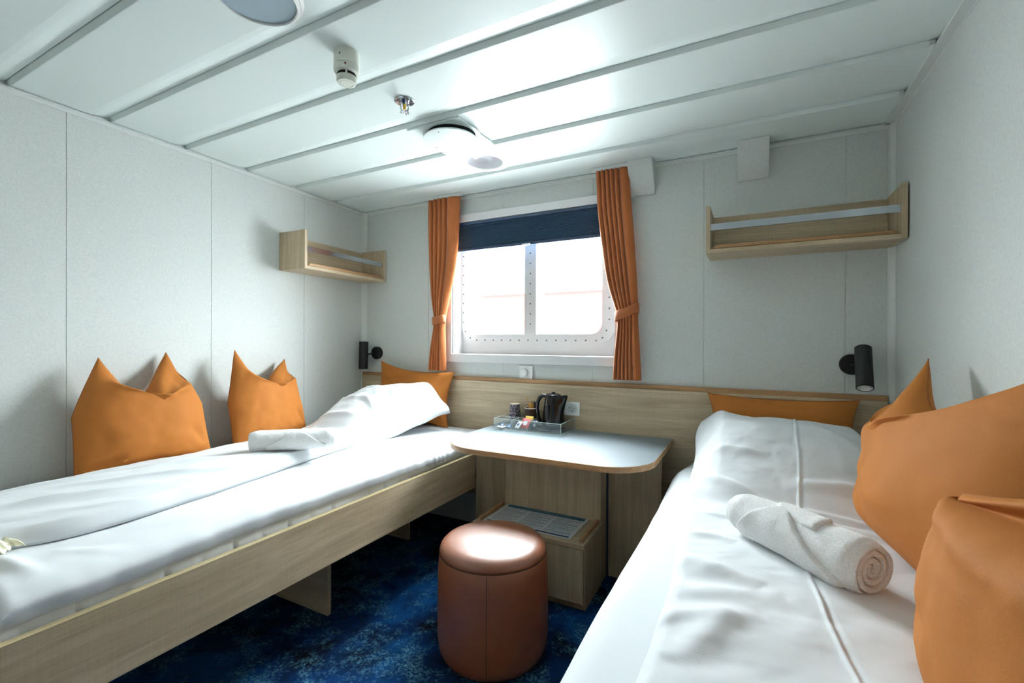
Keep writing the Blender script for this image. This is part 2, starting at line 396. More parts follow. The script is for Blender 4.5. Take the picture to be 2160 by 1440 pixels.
# back plate with the opening, steel frame with rounded corners
FY = 2.60
def ring_plate(bm, outer, inner, y0, y1):
    n = len(outer); assert n == len(inner)
    vo = [[bm.verts.new((x, y, z)) for x, z in outer] for y in (y0, y1)]; vi = [[bm.verts.new((x, y, z)) for x, z in inner] for y in (y0, y1)]
    for i in range(n):
        j = (i+1) % n
        bm.faces.new((vo[0][i], vo[0][j], vi[0][j], vi[0][i])); bm.faces.new((vo[1][i], vi[1][i], vi[1][j], vo[1][j]))
        bm.faces.new((vo[0][i], vo[1][i], vo[1][j], vo[0][j])); bm.faces.new((vi[0][i], vi[0][j], vi[1][j], vi[1][i]))
fx0, fx1, fz0, fz1 = -1.745, -.68, 1.155, 1.935
gx0, gx1, gz0, gz1 = -1.695, -.764, 1.215, 1.88
def rr4(x0, z0, x1, z1, r, n=10): return rrect(x0, z0, x1, z1, r, n)
bm = bmesh.new(); ring_plate(bm, rr4(WX0, WZ0, WX1, WZ1, .001), rr4(gx0, gz0, gx1, gz1, .07), FY+.012, FY+.05); mk('back_plate', bm, M['steel'], w, True, angle=.5)
bm = bmesh.new(); ring_plate(bm, rr4(fx0+.004, fz0, fx1, fz1, .12), rr4(gx0, gz0, gx1, gz1, .07), FY, FY+.012)
frame = mk('window_frame', bm, M['steel'], w, True, angle=.5)
bm = bmesh.new(); box(bm, (-1.267, FY-.001, gz0), (-1.185, FY+.045, gz1), .002); mk('mullion', bm, M['steel'], w)
bm = bmesh.new(); ring_plate(bm, rr4(gx0, gz0, gx1, gz1, .07), rr4(gx0+.006, gz0+.006, gx1-.006, gz1-.006, .066), FY+.03, FY+.07); mk('gasket', bm, M['casing'], w, True, angle=.5)
bm = bmesh.new(); box(bm, (gx0-.001, FY+.055, gz0-.001), (-1.226, FY+.061, gz1)); mk('glass_pane', bm, M['glass'], w)
bm = bmesh.new(); box(bm, (-1.226, FY+.055, gz0-.001), (gx1+.001, FY+.061, gz1)); mk('glass_pane', bm, M['glass'], w)
bolts = []
for x in np.linspace(-1.62, -.80, 14): bolts.append((x, 1.178))
for z in np.arange(1.30, 1.86, .0635):
    bolts.append((-1.728, z)); bolts.append((-.722, z)); bolts.append((-1.226, z-.02))
bolts += [(-1.712, 1.236), (-1.672, 1.194), (-.738, 1.236), (-.762, 1.194)]
bme = None
for (x, z) in bolts:
    if bme is None:
        bm = bmesh.new(); lathe(bm, (0, 0, 0), [(0, .003), (.0035, .003), (.0048, .0015), (.005, 0), (0, 0)], 12, Matrix.Rotation(PI/2, 4, 'X'))
        o = mk('bolt', bm, M['bolt'], w, True, local=True); bme = o.data
    else:
        o = bpy.data.objects.new('bolt', bme); COL.objects.link(o); o.parent = w
    o.location = Vector((x, FY, z))-Vector((-1.2, YB, WZ0))
# wall thickness outside the plate (hull)
tag(mk('trim_6', B(((XL-.3, 2.65, -.2), (gx0, 2.70, CZ+.3)), ((gx1, 2.65, -.2), (XR+.3, 2.70, CZ+.3)), ((gx0, 2.65, -.2), (gx1, 2.70, gz0)), ((gx0, 2.65, gz1), (gx1, 2.70, CZ+.3))), M['steel']), kind='structure')

# ---------------------------------------------------------------- blind
bl = thing('pleated_blind', (-1.2, 2.505, 1.75), 'navy pleated blind half drawn over the top of the window', 'blind')
mk('top_rail', B(((WX0+.003, 2.484, 1.922), (WX1-.003, 2.512, 1.940)), bev=.002), M['bluestrip'], bl)
npl = 17; zt, zb_ = 1.923, 1.772; pts = []
for i in range(npl*2+1):
    z = zt+(zb_-zt)*i/(npl*2); pts.append((2.494 if i % 2 else 2.503, z))
V = []; F = []
for x in (WX0+.004, WX1-.004):
    for y, z in pts: V.append((x, y, z))
    for y, z in pts[::-1]: V.append((x, 2.516+(2.503-y), z))
m_ = len(pts)*2
for i in range(m_): F.append((i, (i+1) % m_, m_+(i+1) % m_, m_+i))
F.append(tuple(range(m_))[::-1]); F.append(tuple(range(m_, 2*m_)))
pyd('pleated_cloth', V, F, M['blind'], bl, smooth=False)
mk('bottom_rail', B(((WX0+.003, 2.488, 1.755), (WX1-.003, 2.516, 1.773)), bev=.003), M['bluestrip'], bl)
mk('pull_tab', B(((-1.225, 2.476, 1.752), (-1.175, 2.49, 1.762)), bev=.003), M['wplast'], bl)

# ---------------------------------------------------------------- curtains
def curtain(label, keys, nf, tie_z, plain_side, seed, tie):
    """keys: (z, xl, xr)"""
    zt = keys[0][0]; zb = keys[-1][0]; xm = (keys[0][1]+keys[0][2])/2
    root = thing('curtain', (xm, 2.42, zb), label, 'curtain', 'window curtains')
    ns, nt = 200, 90; V = []
    ks = sorted([(k[0], k[1]) for k in keys]); kr = sorted([(k[0], k[2]) for k in keys])
    for j in range(nt):
        z = zt+(zb-zt)*j/(nt-1); a = float(interp(z, ks)); b = float(interp(z, kr)); wd = b-a
        tz = math.exp(-((z-tie_z)/.10)**2)
        for i in range(ns):
            s = i/(ns-1)
            # pleats packed at one side, a plain leaf on the other
            sp_ = plain_side
            if s < sp_:
                ph = s/sp_*nf*PI+.10*math.sin(z*4+seed+s*5)*min(1, s*8, (sp_-s)*8); pl_ = abs(math.sin(ph))**.62
                y = 2.442-.030*pl_*(1-.45*tz)
            else:
                f_ = (s-sp_)/(1-sp_); y = 2.442-.034*(1-.4*tz)*math.sin(PI*min(1, f_*1.02))**.55*(1-.35*f_)
            y += -.010*tz*math.sin(PI*s)
            x = a+wd*s
            y += .002*math.sin(z*9+s*7+seed)
            V.append((x, y, z))
    F = []
    for j in range(nt-1):
        for i in range(ns-1): a_ = j*ns+i; F.append((a_, a_+1, a_+ns+1, a_+ns))
    o = pyd('curtain_cloth', V, F, M['curt'], root); sd = o.modifiers.new('s', 'SOLIDIFY'); sd.thickness = .0022; sd.offset = 0
    # stitched heading
    # tieback: band around the gathered cloth
    ta, tb, tza, tzb, th = tie
    bm = bmesh.new(); P = []
    N = 40; cx = (ta+tb)/2; rx = (tb-ta)/2
    V = []; F = []
    for k in range(N):
        a_ = 2*PI*k/N; x = cx+rx*math.cos(a_)*1.0; y = 2.425-.030*math.sin(a_); zz = tza+(tzb-tza)*(.5+.5*math.cos(a_))
        for (dr, dz) in ((0, -th/2), (.003, -th/2+.002), (.003, th/2-.002), (0, th/2), (-.002, th/2), (-.002, -th/2)):
            V.append((x+dr*math.cos(a_), y-dr*math.sin(a_), zz+dz+.003*math.sin(3*a_)))
    for k in range(N):
        for m in range(6): F.append((k*6+m, k*6+(m+1) % 6, ((k+1) % N)*6+(m+1) % 6, ((k+1) % N)*6+m))
    bm.free(); pyd('tieback', V, F, M['tie'], root)
    # slim ceiling track
    mk('curtain_track', B(((keys[0][1]-.02, 2.412, zt-.001), (keys[0][2]+.02, 2.438, CZ-.001)), bev=.002), M['trim'], root)
    return root
curtain('narrower rust orange curtain tied back at the left side of the window',
        [(2.098, -1.895, -1.650), (1.95, -1.893, -1.655), (1.77, -1.886, -1.662), (1.6, -1.878, -1.69), (1.45, -1.864, -1.73), (1.34, -1.850, -1.757), (1.30, -1.846, -1.762), (1.25, -1.850, -1.762), (1.10, -1.872, -1.757), (.978, -1.886, -1.752)],
        4, 1.30, .60, 1., (-1.850, -1.757, 1.30, 1.315, .05))
curtain('wider rust orange curtain tied back at the right side of the window',
        [(2.098, -.752, -.575), (1.9, -.744, -.560), (1.72, -.722, -.545), (1.5, -.69, -.53), (1.38, -.655, -.524), (1.33, -.636, -.523), (1.28, -.630, -.524), (1.2, -.636, -.518), (1.1, -.648, -.512), (.968, -.655, -.504)],
        5, 1.33, .70, 2.6, (-.640, -.517, 1.305, 1.35, .052))

# ---------------------------------------------------------------- sloped cover boxes at the top of the back wall
def cover(x0, x1, label):
    zt, zb, yt, ybm = CZ-.001, 1.955, 2.392, 2.468
    bm = bmesh.new()
    P = [(yt, zt), (YB, zt), (YB, zb), (ybm+.012, zb), (ybm, zb+.004)]
    P = [(yt, zt), (YB-.0005, zt), (YB-.0005, zb), (2.490, zb), (2.486, zb+.004)]
    a = [bm.verts.new((x0, y, z)) for y, z in P]; b = [bm.verts.new((x1, y, z)) for y, z in P]
    for i in range(len(P)): bm.faces.new((a[i], a[(i+1) % 5], b[(i+1) % 5], b[i]))
    bm.faces.new(a[::-1]); bm.faces.new(b)
    bmesh.ops.bevel(bm, geom=bm.edges[:], offset=.0015, segments=2, affect='EDGES')
    tag(mk('cable_cover', bm, M['wall']), label, 'cable cover', 'cable covers above the back wall')
cover(-.575, -.448, 'grey sloping cover box beside the right curtain top')
cover(-.058, .076, 'grey sloping cover box above the right hand wall shelf')

# ---------------------------------------------------------------- headboard
hb = thing('headboard', (-1.0, 2.48, .2), 'long oak laminate headboard panel running along the back wall', 'headboard')
mk('panel', B(((XL+.012, 2.470, .20), (XR-.026, YB-.001, .905)), bev=.001), M['wx'], hb)
mk('top_strip', B(((XL+.012, 2.466, .9055), (XR-.026, YB-.001, .921)), bev=.001), M['wx'], hb)
mk('cap_ledge', B(((XL+.012, 2.474, .9215), (XR-.026, YB-.001, .944)), bev=.0015), M['wedge'], hb)

# ---------------------------------------------------------------- dimmer, socket
dm = thing('dimmer_switch', (-1.202, YB, .945), 'white square dimmer switch with round knob under the window', 'dimmer')
mk('cover_plate', B(((-1.246, YB-.012, .943), (-1.158, YB-.0005, 1.024)), bev=.003), M['wplast'], dm)
bm = bmesh.new(); lathe(bm, (-1.21, YB-.012, .982), [(0, .018), (.019, .018), (.023, .015), (.024, 0), (0, 0)], 40, Matrix.Rotation(PI/2, 4, 'X')); mk('knob', bm, M['wplast'], dm, True)
so = thing('wall_socket', (-.93, 2.47, .75), 'white double wall socket on the headboard behind the kettle', 'socket')
mk('cover_plate', B(((-1.005, 2.458, .752), (-.852, 2.4698, .828)), bev=.003), M['wplast'], so)
for cx in (-.966, -.892):
    bm = bmesh.new(); lathe(bm, (cx, 2.459, .790), [(.022, .0), (.0255, .0025), (.027, .0025), (.028, 0)], 36, Matrix.Rotation(PI/2, 4, 'X'))
    lathe(bm, (cx, 2.4578, .790), [(0, 0), (.022, 0), (.022, -.001), (0, -.001)], 36, Matrix.Rotation(PI/2, 4, 'X'))
    so_ = mk('socket_well', bm, M['pocket'], so, True)
    for (dx, dz, nme) in ((-.009, .004, 0), (.009, .004, 0), (0, -.012, 0)):
        bm = bmesh.new(); cyl(bm, (cx+dx, 2.4574, .790+dz), (cx+dx, 2.4566, .790+dz), .0028, n=14); mk('hole', bm, M['darkslot'], so_)

# ---------------------------------------------------------------- wall shelves (built along +X, open to -Y, back at y=0)
def shelf(label, M4, L, D, Z0, Z1):
    root = thing('wall_shelf', (0, 0, 0), label, 'shelf', 'oak wall shelves with chrome rails'); root.matrix_basis = M4; WM[root.name] = M4
    h = Z1-Z0; t_ = .018
    mk('side_panel', B(((0, -D, 0), (t_, 0, h)), bev=.001), M['wz'], root, local=True)
    mk('side_panel', B(((L-t_, -D, 0), (L, 0, h)), bev=.001), M['wz'], root, local=True)
    mk('back_panel', B(((t_+.0003, -.016, .019), (L-t_-.0003, 0, h-.008)), bev=.001), M['wx'], root, local=True)
    mk('bottom_panel', B(((t_+.0003, -D+.001, 0), (L-t_-.0003, 0, .0185)), bev=.001), M['wx'], root, local=True)
    bm = bmesh.new()
    a, b = t_+.004, L-t_-.004
    for yy in (-D+.002, -D+.016): pass
    pr = [(a, 0), (b, 0), (b-.022, .018), (a+.022, .018)]
    vv = [[bm.verts.new((x, y, .0188+z)) for x, z in pr] for y in (-D+.003, -D+.020)]
    for i in range(4): bm.faces.new((vv[0][i], vv[0][(i+1) % 4], vv[1][(i+1) % 4], vv[1][i]))
    bm.faces.new(vv[0][::-1]); bm.faces.new(vv[1]); bmesh.ops.bevel(bm, geom=bm.edges[:], offset=.003, segments=3, affect='EDGES')
    mk('front_lip', bm, M['wedge'], root, True, local=True)
    rl = mk('guard_rail', B(((t_+.0003, -D+.012, .108), (L-t_-.0003, -D+.0135, .136)), ((t_+.0003, -D+.012, .1065), (L-t_-.0003, -D+.026, .108)), bev=0), M['chrome'], root, local=True)
    return root
aL = math.atan(SK)
mL = Matrix.Translation((xl(1.785)+.001, 1.785, 1.592)) @ Matrix.Rotation(PI/2+aL, 4, 'Z')
shelf('oak wall shelf with chrome rail on the left wall above the cushions', mL, .70, .215, 1.592, 1.818)
mR = Matrix.Translation((-.182, YB-.001, 1.580))
shelf('oak wall shelf with chrome rail on the back wall right of the window', mR, .724, .215, 1.580, 1.797)

# ---------------------------------------------------------------- reading lamps
def rlamp(label, mount, head_top, head_bot, r):
    root = thing('reading_lamp', mount, label, 'reading lamp', 'black wall reading lamps'); m = Vector(mount)
    bm = bmesh.new(); lathe(bm, m, [(0, .026), (.042, .026), (.045, .023), (.045, 0), (0, 0)], 48, Matrix.Rotation(PI/2, 4, 'X')); mk('wall_mount', bm, M['blk'], root, True)
    a = Vector(head_top); b = Vector(head_bot); mid = (a+b)/2
    ax = (b-a).normalized(); 
    bm = bmesh.new(); tube(bm, [m+Vector((0, -.02, 0)), m+Vector((0, -.055, 0)), mid], .006, 12); mk('arm', bm, M['blk'], root, True)
    q = (b-a).to_track_quat('Z', 'Y').to_matrix().to_4x4(); L = (b-a).length
    bm = bmesh.new(); lathe(bm, a, [(0, 0), (r-.003, 0), (r, .003), (r, L-.001), (r-.001, L), (r-.003, L), (r-.003, L-.02), (0, L-.02)], 48, q); mk('lamp_head', bm, M['blk'], root, True)
    bm = bmesh.new(); lathe(bm, a, [(r-.0035, L-.002), (r-.010, L-.014), (0, L-.016)], 48, q); rf = mk('reflector', bm, M['mirror'], root, True)
    bm = bmesh.new(); lathe(bm, a, [(0, L-.006), (r*.52, L-.007), (r*.55, L-.0145)], 32, q); mk('bulb', bm, M['wplast'], root, True)
rlamp('black cylinder reading lamp pointing straight down in the left corner', (-2.402, YB, 1.083), (-2.462, 2.42, 1.165), (-2.462, 2.415, .968), .032)
rlamp('black cylinder reading lamp tilted outward near the right corner', (.398, YB, 1.075), (.433, 2.452, 1.150), (.4225, 2.352, .982), .031)

# ---------------------------------------------------------------- ceiling fittings
def disc(name, prof, c, mat, parent=None, n=64, flip=True):
    bm = bmesh.new(); lathe(bm, c, prof, n, Matrix.Scale(-1, 4, (0, 0, 1)) if flip else None); return mk(name, bm, mat, parent, True, angle=.6)
cl = thing('ceiling_lamp', (-1.19, .778, CZ), 'round white ceiling lamp with flat grey lens at the top of the photo', 'ceiling lamp')
disc('rim', [(.099, .006), (.099, .020), (.102, .022), (.106, .020), (.109, .013), (.113, .013), (.117, .009), (.119, 0), (.105, 0), (.099, .006)], (-1.19, .778, CZ), M['wplast'], cl)
disc('lens', [(0, .019), (.06, .0185), (.0985, .016), (.0985, .004), (0, .004)], (-1.19, .778, CZ), M['lens'], cl)
sd = thing('smoke_detector', (-1.178, 1.080, CZ), 'cream two step smoke detector hanging from the ceiling', 'smoke detector')
c = (-1.178, 1.080, CZ)
disc('base', [(0, 0), (.0405, 0), (.0405, .043), (.0395, .045), (0, .045)], c, M['cplast'], sd)
disc('collar', [(0, .0465), (.0405, .0465), (.0405, .060), (.038, .066), (.032, .069), (0, .069)], c, M['cplast'], sd)
disc('vent_core', [(0, .068), (.0285, .068), (.0285, .080), (0, .080)], c, M['darkslot'], sd)
for k in range(4):
    bm = bmesh.new(); a_ = -2.35+k*PI/2; p = Vector(c)+Vector((.0295*math.cos(a_), .0295*math.sin(a_), -.074)); cyl(bm, p+Vector((0, 0, .006)), p-Vector((0, 0, .006)), .003, n=8); mk('vent_post', bm, M['cplast'], sd)
disc('cap', [(0, .079), (.031, .079), (.0315, .092), (.029, .099), (.021, .1005), (.0205, .0985), (.0195, .0985), (.019, .1005), (0, .101)], c, M['cplast'], sd)
bm = bmesh.new(); cyl(bm, (c[0]+.66*.0395, c[1]-.75*.0395, CZ-.055), (c[0]+.66*.0418, c[1]-.75*.0418, CZ-.055), .003, n=12); mk('indicator', bm, M['red'], sd)
fc = bpy.data.curves.new('t', 'FONT'); fc.body = '8.5'; fc.size = .010; fc.extrude = .0004; fc.align_x = 'CENTER'
fo = bpy.data.objects.new('t', fc); COL.objects.link(fo); dg = bpy.context.evaluated_depsgraph_get(); tm = bpy.data.meshes.new_from_object(fo.evaluated_get(dg)); bpy.data.objects.remove(fo)
tm.materials.clear()
tdir = Vector((.60, -.80, 0)); tr = Vector((.80, .60, 0))
Tm = Matrix(((tr.x, 0, tdir.x, c[0]+tdir.x*.0405-.010), (tr.y, 0, tdir.y, c[1]+tdir.y*.0405-.005), (0, 1, 0, CZ-.026), (0, 0, 0, 1)))
tm.transform(Tm); finish('number_mark', tm, M['darkslot'], sd)

sp = thing('sprinkler', (-1.207, 1.397, CZ), 'small chrome sprinkler head with yellow bulb on the ceiling', 'sprinkler'); c = (-1.207, 1.397, CZ)
disc('escutcheon', [(.016, 0), (.038, 0), (.039, .004), (.036, .006), (.024, .003), (.015, .002)], c, M['chrome'], sp)
disc('socket_ring', [(0, 0), (.0175, 0), (.0175, .012), (.013, .017), (0, .017)], c, M['chrome'], sp, 24)
disc('glass_bulb', [(0, .016), (.0055, .017), (.0055, .034), (0, .036)], c, M['ygl'], sp, 16)
bm = bmesh.new()
for s_ in (-1, 1): tube(bm, [(c[0]+s_*.012, c[1]+s_*.006, CZ-.015), (c[0]+s_*.0145, c[1]+s_*.007, CZ-.026), (c[0]+s_*.011, c[1]+s_*.005, CZ-.037), (c[0]+s_*.003, c[1]+s_*.001, CZ-.042)], .0036, 8)
mk('frame_arms', bm, M['chrome'], sp, True)
bm = bmesh.new(); cyl(bm, (c[0], c[1], CZ-.041), (c[0], c[1], CZ-.044), .011, n=20)
for k in range(10):
    a_ = 2*PI*k/10; u_ = Vector((math.cos(a_), math.sin(a_), 0)); cyl(bm, Vector((c[0], c[1], CZ-.0425))+u_*.006, Vector((c[0], c[1], CZ-.046))+u_*.0185, .0024, n=6)
mk('deflector', bm, M['chrome'], sp)

av = thing('air_valve', (-1.215, 1.735, CZ), 'white round air vent disc on a square plate in the ceiling', 'air vent')
mk('base_plate', B(((-1.362, 1.593, CZ-.008), (-1.085, 1.898, CZ-.0003)), bev=.002), M['ceil'], av)
disc('collar', [(.130, .008), (.124, .012), (.116, .013), (.113, .009), (.113, .008)], (-1.205, 1.715, CZ), M['ceil'], av)
disc('dark_core', [(0, .0085), (.108, .0085), (.106, .026), (.08, .034), (0, .034)], (-1.205, 1.715, CZ), M['gapdark'], av)
vc = (-1.201, 1.700, CZ)
disc('disc', [(0, .0345), (.119, .0345), (.122, .038), (.1215, .041), (.115, .043), (0, .046)], vc, M['ceil'], av)
for a_ in (.9, 2.9, -1.5):
    bm = bmesh.new(); cyl(bm, (vc[0]+.10*math.cos(a_), vc[1]+.10*math.sin(a_), CZ-.042), (vc[0]+.10*math.cos(a_), vc[1]+.10*math.sin(a_), CZ-.0445), .0028, n=12); mk('screw', bm, M['bolt'], av)
for a_ in (1.2, 1.9):
    bm = bmesh.new(); box(bm, (-1.201+.108*math.cos(a_)-.008, 1.700+.108*math.sin(a_)-.003, CZ-.035), (-1.201+.108*math.cos(a_)+.008, 1.700+.108*math.sin(a_)+.003, CZ-.012)); mk('clip', bm, M['wplast'], av)
dl = thing('downlight', (DLX, DLY, CZ), 'recessed round downlight with silver reflector next to the air vent', 'downlight')
disc('trim_ring', [(.0935, -.003), (.0935, .002), (.098, .0065), (.112, .007), (.128, .005), (.139, .001), (.139, 0)], (DLX, DLY, CZ), M['wplast'], dl)
disc('reflector', [(.0932, 0), (.088, -.02), (.076, -.042), (.05, -.056), (0, -.06)], (DLX, DLY, CZ), M['mirror'], dl)

# ---------------------------------------------------------------- table between the beds
TZ = .672
tb = thing('table', (-.85, 2.2, 0), 'slate blue topped table with oak edge between the two beds', 'table')
out = rrect(-1.362, 1.795, -.352, 2.468, [.21, .20, 0, 0], 20)
# right end bows slightly inwards at the back
bm = bmesh.new(); prism(bm, out, TZ-.024, TZ); bmesh.ops.bevel(bm, geom=[e for e in bm.edges if abs(e.verts[0].co.z-e.verts[1].co.z) < 1e-6 and e.verts[0].co.z > TZ-.001], offset=.0012, segments=2, affect='EDGES')
mk('tabletop', bm, M['lam'], tb)
def offset_poly(P, d):
    n = len(P); R_ = []
    for i in range(n):
        a, b, c_ = Vector(P[i-1]), Vector(P[i]), Vector(P[(i+1) % n])
        e1 = (b-a); e2 = (c_-b); e1 = e1.normalized() if e1.length > 1e-7 else e2.normalized(); e2 = e2.normalized() if e2.length > 1e-7 else e1
        nn = (Vector((e1.y, -e1.x))+Vector((e2.y, -e2.x))).normalized(); R_.append(tuple(b+nn*d))
    return R_
inner = [p for p in out]; outer = offset_poly(out, .003)
idx = [i for i, p in enumerate(out) if p[1] < 2.46]
# edge band: open ring along left, front, right
st = out.index((out[-1])); seq = list(range(len(out)))
seq = [len(out)-1]+[i for i in range(len(out)-2)]+[len(out)-2]
seq = [len(out)-1]+list(range(len(out)-1))
bm = bmesh.new(); rows = []
for i in seq:
    ix, iy = out[i]; oxp, oyp = outer[i]
    oyp = min(oyp, 2.468)
    rows.append([bm.verts.new((ix, iy, TZ-.0245)), bm.verts.new((oxp, oyp, TZ-.0245)), bm.verts.new((oxp, oyp, TZ-.0015)), bm.verts.new((ix, iy, TZ+.0002))])
for a, b in zip(rows, rows[1:]):
    for k in range(4): bm.faces.new((a[k], a[(k+1) % 4], b[(k+1) % 4], b[k]))
mk('edge_band', bm, M['wedge'], tb)
mk('back_panel', B(((-1.405, 2.250, .0), (-1.157, 2.268, TZ-.025)), bev=.001), M['wz'], tb)
mk('inspection_panel', B(((-1.395, 2.2485, .50), (-1.335, 2.252, .60)), bev=.001), M['wz'], tb)
mk('back_panel', B(((-.626, 2.250, .0), (-.371, 2.268, TZ-.025)), bev=.001), M['wz'], tb)
mk('column', B(((-1.157, 2.150, 0), (-.636, 2.268, TZ-.025)), bev=.001), M['wz'], tb)
mk('edge_strip', B(((-.6355, 2.2480, 0), (-.6265, 2.266, TZ-.025))), M['bluestrip'], tb)

# ---------------------------------------------------------------- low cabinet + paper
lc = thing('low_cabinet', (-.9, 2.02, 0), 'low oak laminate cabinet box under the table behind the stool', 'cabinet')
mk('plinth', B(((-1.165, 1.91, 0), (-.632, 2.148, .05)), bev=.001), M['wz'], lc)
mk('carcass', B(((-1.185, 1.884, .051), (-.627, 2.149, .282)), bev=.001), M['wz'], lc)
mk('door', B(((-1.185, 1.868, .047), (-.629, 1.8832, .279)), bev=.001), M['wz'], lc)
mk('top_panel', B(((-1.187, 1.864, .2835), (-.624, 2.149, .3025)), bev=.001), M['wx'], lc)
for x in (-1.172, -.655):
    bm = bmesh.new(); P = [(1.885, .3027), (2.140, .3027), (2.140, .318), (1.905, .318), (1.892, .312)]
    a = [bm.verts.new((x, y, z)) for y, z in P]; b = [bm.verts.new((x+.016, y, z)) for y, z in P]
    for i in range(5): bm.faces.new((a[i], a[(i+1) % 5], b[(i+1) % 5], b[i]))
    bm.faces.new(a[::-1]); bm.faces.new(b); bmesh.ops.bevel(bm, geom=bm.edges[:], offset=.002, segments=2, affect='EDGES')
    mk('side_lip', bm, M['wedge'], lc, True)
pp = thing('information_sheet', (-.92, 2.03, .303), 'printed information sheet with blue header lying on the low cabinet', 'paper', rot=(0, 0, -.015))
PW, PH = .448, .262
def curl(x, y): return .0012+.010*max(0, (x-PW*.30)/PW*1.4)**2*max(0, (-y/PH+.5))
def sheet_patch(name, x0, x1, y0, y1, dz, mat, nx=24, ny=8):
    V = []; F = []
    for k, o_ in enumerate((dz, dz-.0008 if dz > 0 else -.0008)):
        for i in range(nx+1):
            for j in range(ny+1):
                x = x0+(x1-x0)*i/nx; y = y0+(y1-y0)*j/ny; V.append((x, y, curl(x, y)+o_))
    n1 = (nx+1)*(ny+1); F = grid_faces(nx+1, ny+1)+grid_faces(nx+1, ny+1, n1, True)
    def bd(): return [i*(ny+1) for i in range(nx+1)]+[nx*(ny+1)+j for j in range(1, ny+1)]+[i*(ny+1)+ny for i in range(nx-1, -1, -1)]+[j for j in range(ny-1, 0, -1)]
    L_ = bd()
    for a, b in zip(L_, L_[1:]+L_[:1]): F.append((a, b, b+n1, a+n1))
    return pyd(name, V, F, mat, pp, smooth=False, local=True)
sheet_patch('sheet', -PW/2, PW/2, -PH/2, PH/2, 0.0, M['paper'])
sheet_patch('header_band', -PW/2+.012, PW/2-.012, PH/2-.046, PH/2-.010, .0003, M['phead'], 24, 2)
sheet_patch('footer_band', -PW/2+.012, PW/2-.012, -PH/2+.010, -PH/2+.022, .0003, M['pfoot'], 24, 2)
rs = random.Random(3)
bmt = bmesh.new(); bmb = bmesh.new()
for ccol in range(3):
    y = PH/2-.060; x0 = -PW/2+.018+ccol*.142; first = True
    while y > -PH/2+.034:
        ln = rs.randint(2, 5)
        for k in range(ln):
            if y < -PH/2+.034: break
            wd = .128 if k < ln-1 else rs.uniform(.05, .11)
            tgt = bmb if (k == 0) else bmt
            x = x0
            while x < x0+wd:
                ww = rs.uniform(.006, .018); xe = min(x+ww, x0+wd); z_ = curl(x, y)+.0004
                box(tgt, (x, y-.0014, z_), (xe, y+.0014, z_+.0003)); x = xe+.0025
            y -= .0062
        y -= .006
mk('text_lines', bmt, M['ptext'], pp, local=True); mk('text_headings', bmb, M['ptextb'], pp, local=True)
bm = bmesh.new(); x = -.13
while x < .13:
    ww = rs.uniform(.008, .02); box(bm, (x, PH/2-.032, curl(x, .1)+.0007), (x+ww, PH/2-.025, curl(x, .1)+.001)); x += ww+.004
mk('header_text', bm, M['ptextb'], pp, local=True)

# ---------------------------------------------------------------- acrylic tray and contents
TX0, TX1, TY0, TY1 = -1.283, -.880, 2.245, 2.462; TB = TZ+.0008; th_ = .004; TH = .064
tray = thing('acrylic_tray', (-1.08, 2.36, TB), 'clear acrylic tray with dividers at the back of the table', 'tray')
mk('base', B(((TX0, TY0, TB+.006), (TX1, TY1, TB+.010)), bev=.0008), M['acr'], tray)
mk('wall', B(((TX0, TY0, TB+.010), (TX1, TY0+th_, TB+TH)), bev=.0008), M['acr'], tray)
mk('wall', B(((TX0, TY1-th_, TB+.010), (TX1, TY1, TB+TH)), bev=.0008), M['acr'], tray)
mk('wall', B(((TX0, TY0+th_, TB+.010), (TX0+th_, TY1-th_, TB+TH)), bev=.0008), M['acr'], tray)
mk('wall', B(((TX1-th_, TY0+th_, TB+.010), (TX1, TY1-th_, TB+TH)), bev=.0008), M['acr'], tray)
mk('divider', B(((-1.176, TY0+th_, TB+.010), (-1.173, TY1-th_, TB+TH-.004)), bev=.0005), M['acr'], tray)
mk('divider', B(((-1.078, TY0+th_, TB+.010), (-1.075, TY1-th_, TB+TH-.004)), bev=.0005), M['acr'], tray)
mk('divider', B(((TX0+th_, 2.352, TB+.010), (-1.078, 2.355, TB+TH-.004)), bev=.0005), M['acr'], tray)
e_ = .0016
ed = bmesh.new()
for (a, b) in (((TX0, TY0), (TX1, TY0)), ((TX1, TY0), (TX1, TY1)), ((TX1, TY1), (TX0, TY1)), ((TX0, TY1), (TX0, TY0))):
    for z in (TB+TH, TB+.006): tube(ed, [(a[0], a[1], z), (b[0], b[1], z)], e_*.8, 6)
for (a, b) in ((TX0, TY0), (TX1, TY0), (TX1, TY1), (TX0, TY1)): tube(ed, [(a, b, TB+.006), (a, b, TB+TH)], e_*.9, 6)
for x in (-1.1745, -1.0765): tube(ed, [(x, TY0+th_, TB+TH-.004), (x, TY1-th_, TB+TH-.004)], e_*.6, 6); tube(ed, [(x, TY0, TB+.01), (x, TY0, TB+TH-.004)], e_*.6, 6)
tube(ed, [(TX0+th_, 2.3535, TB+TH-.004), (-1.078, 2.3535, TB+TH-.004)], e_*.6, 6)
mk('polished_edge', ed, M['acre'], tray)
for x in (TX0+.02, TX1-.02):
    for y in (TY0+.02, TY1-.02): bm = bmesh.new(); cyl(bm, (x, y, TB), (x, y, TB+.006), .006, n=12); mk('foot', bm, M['acre'], tray)
FB = TB+.0105
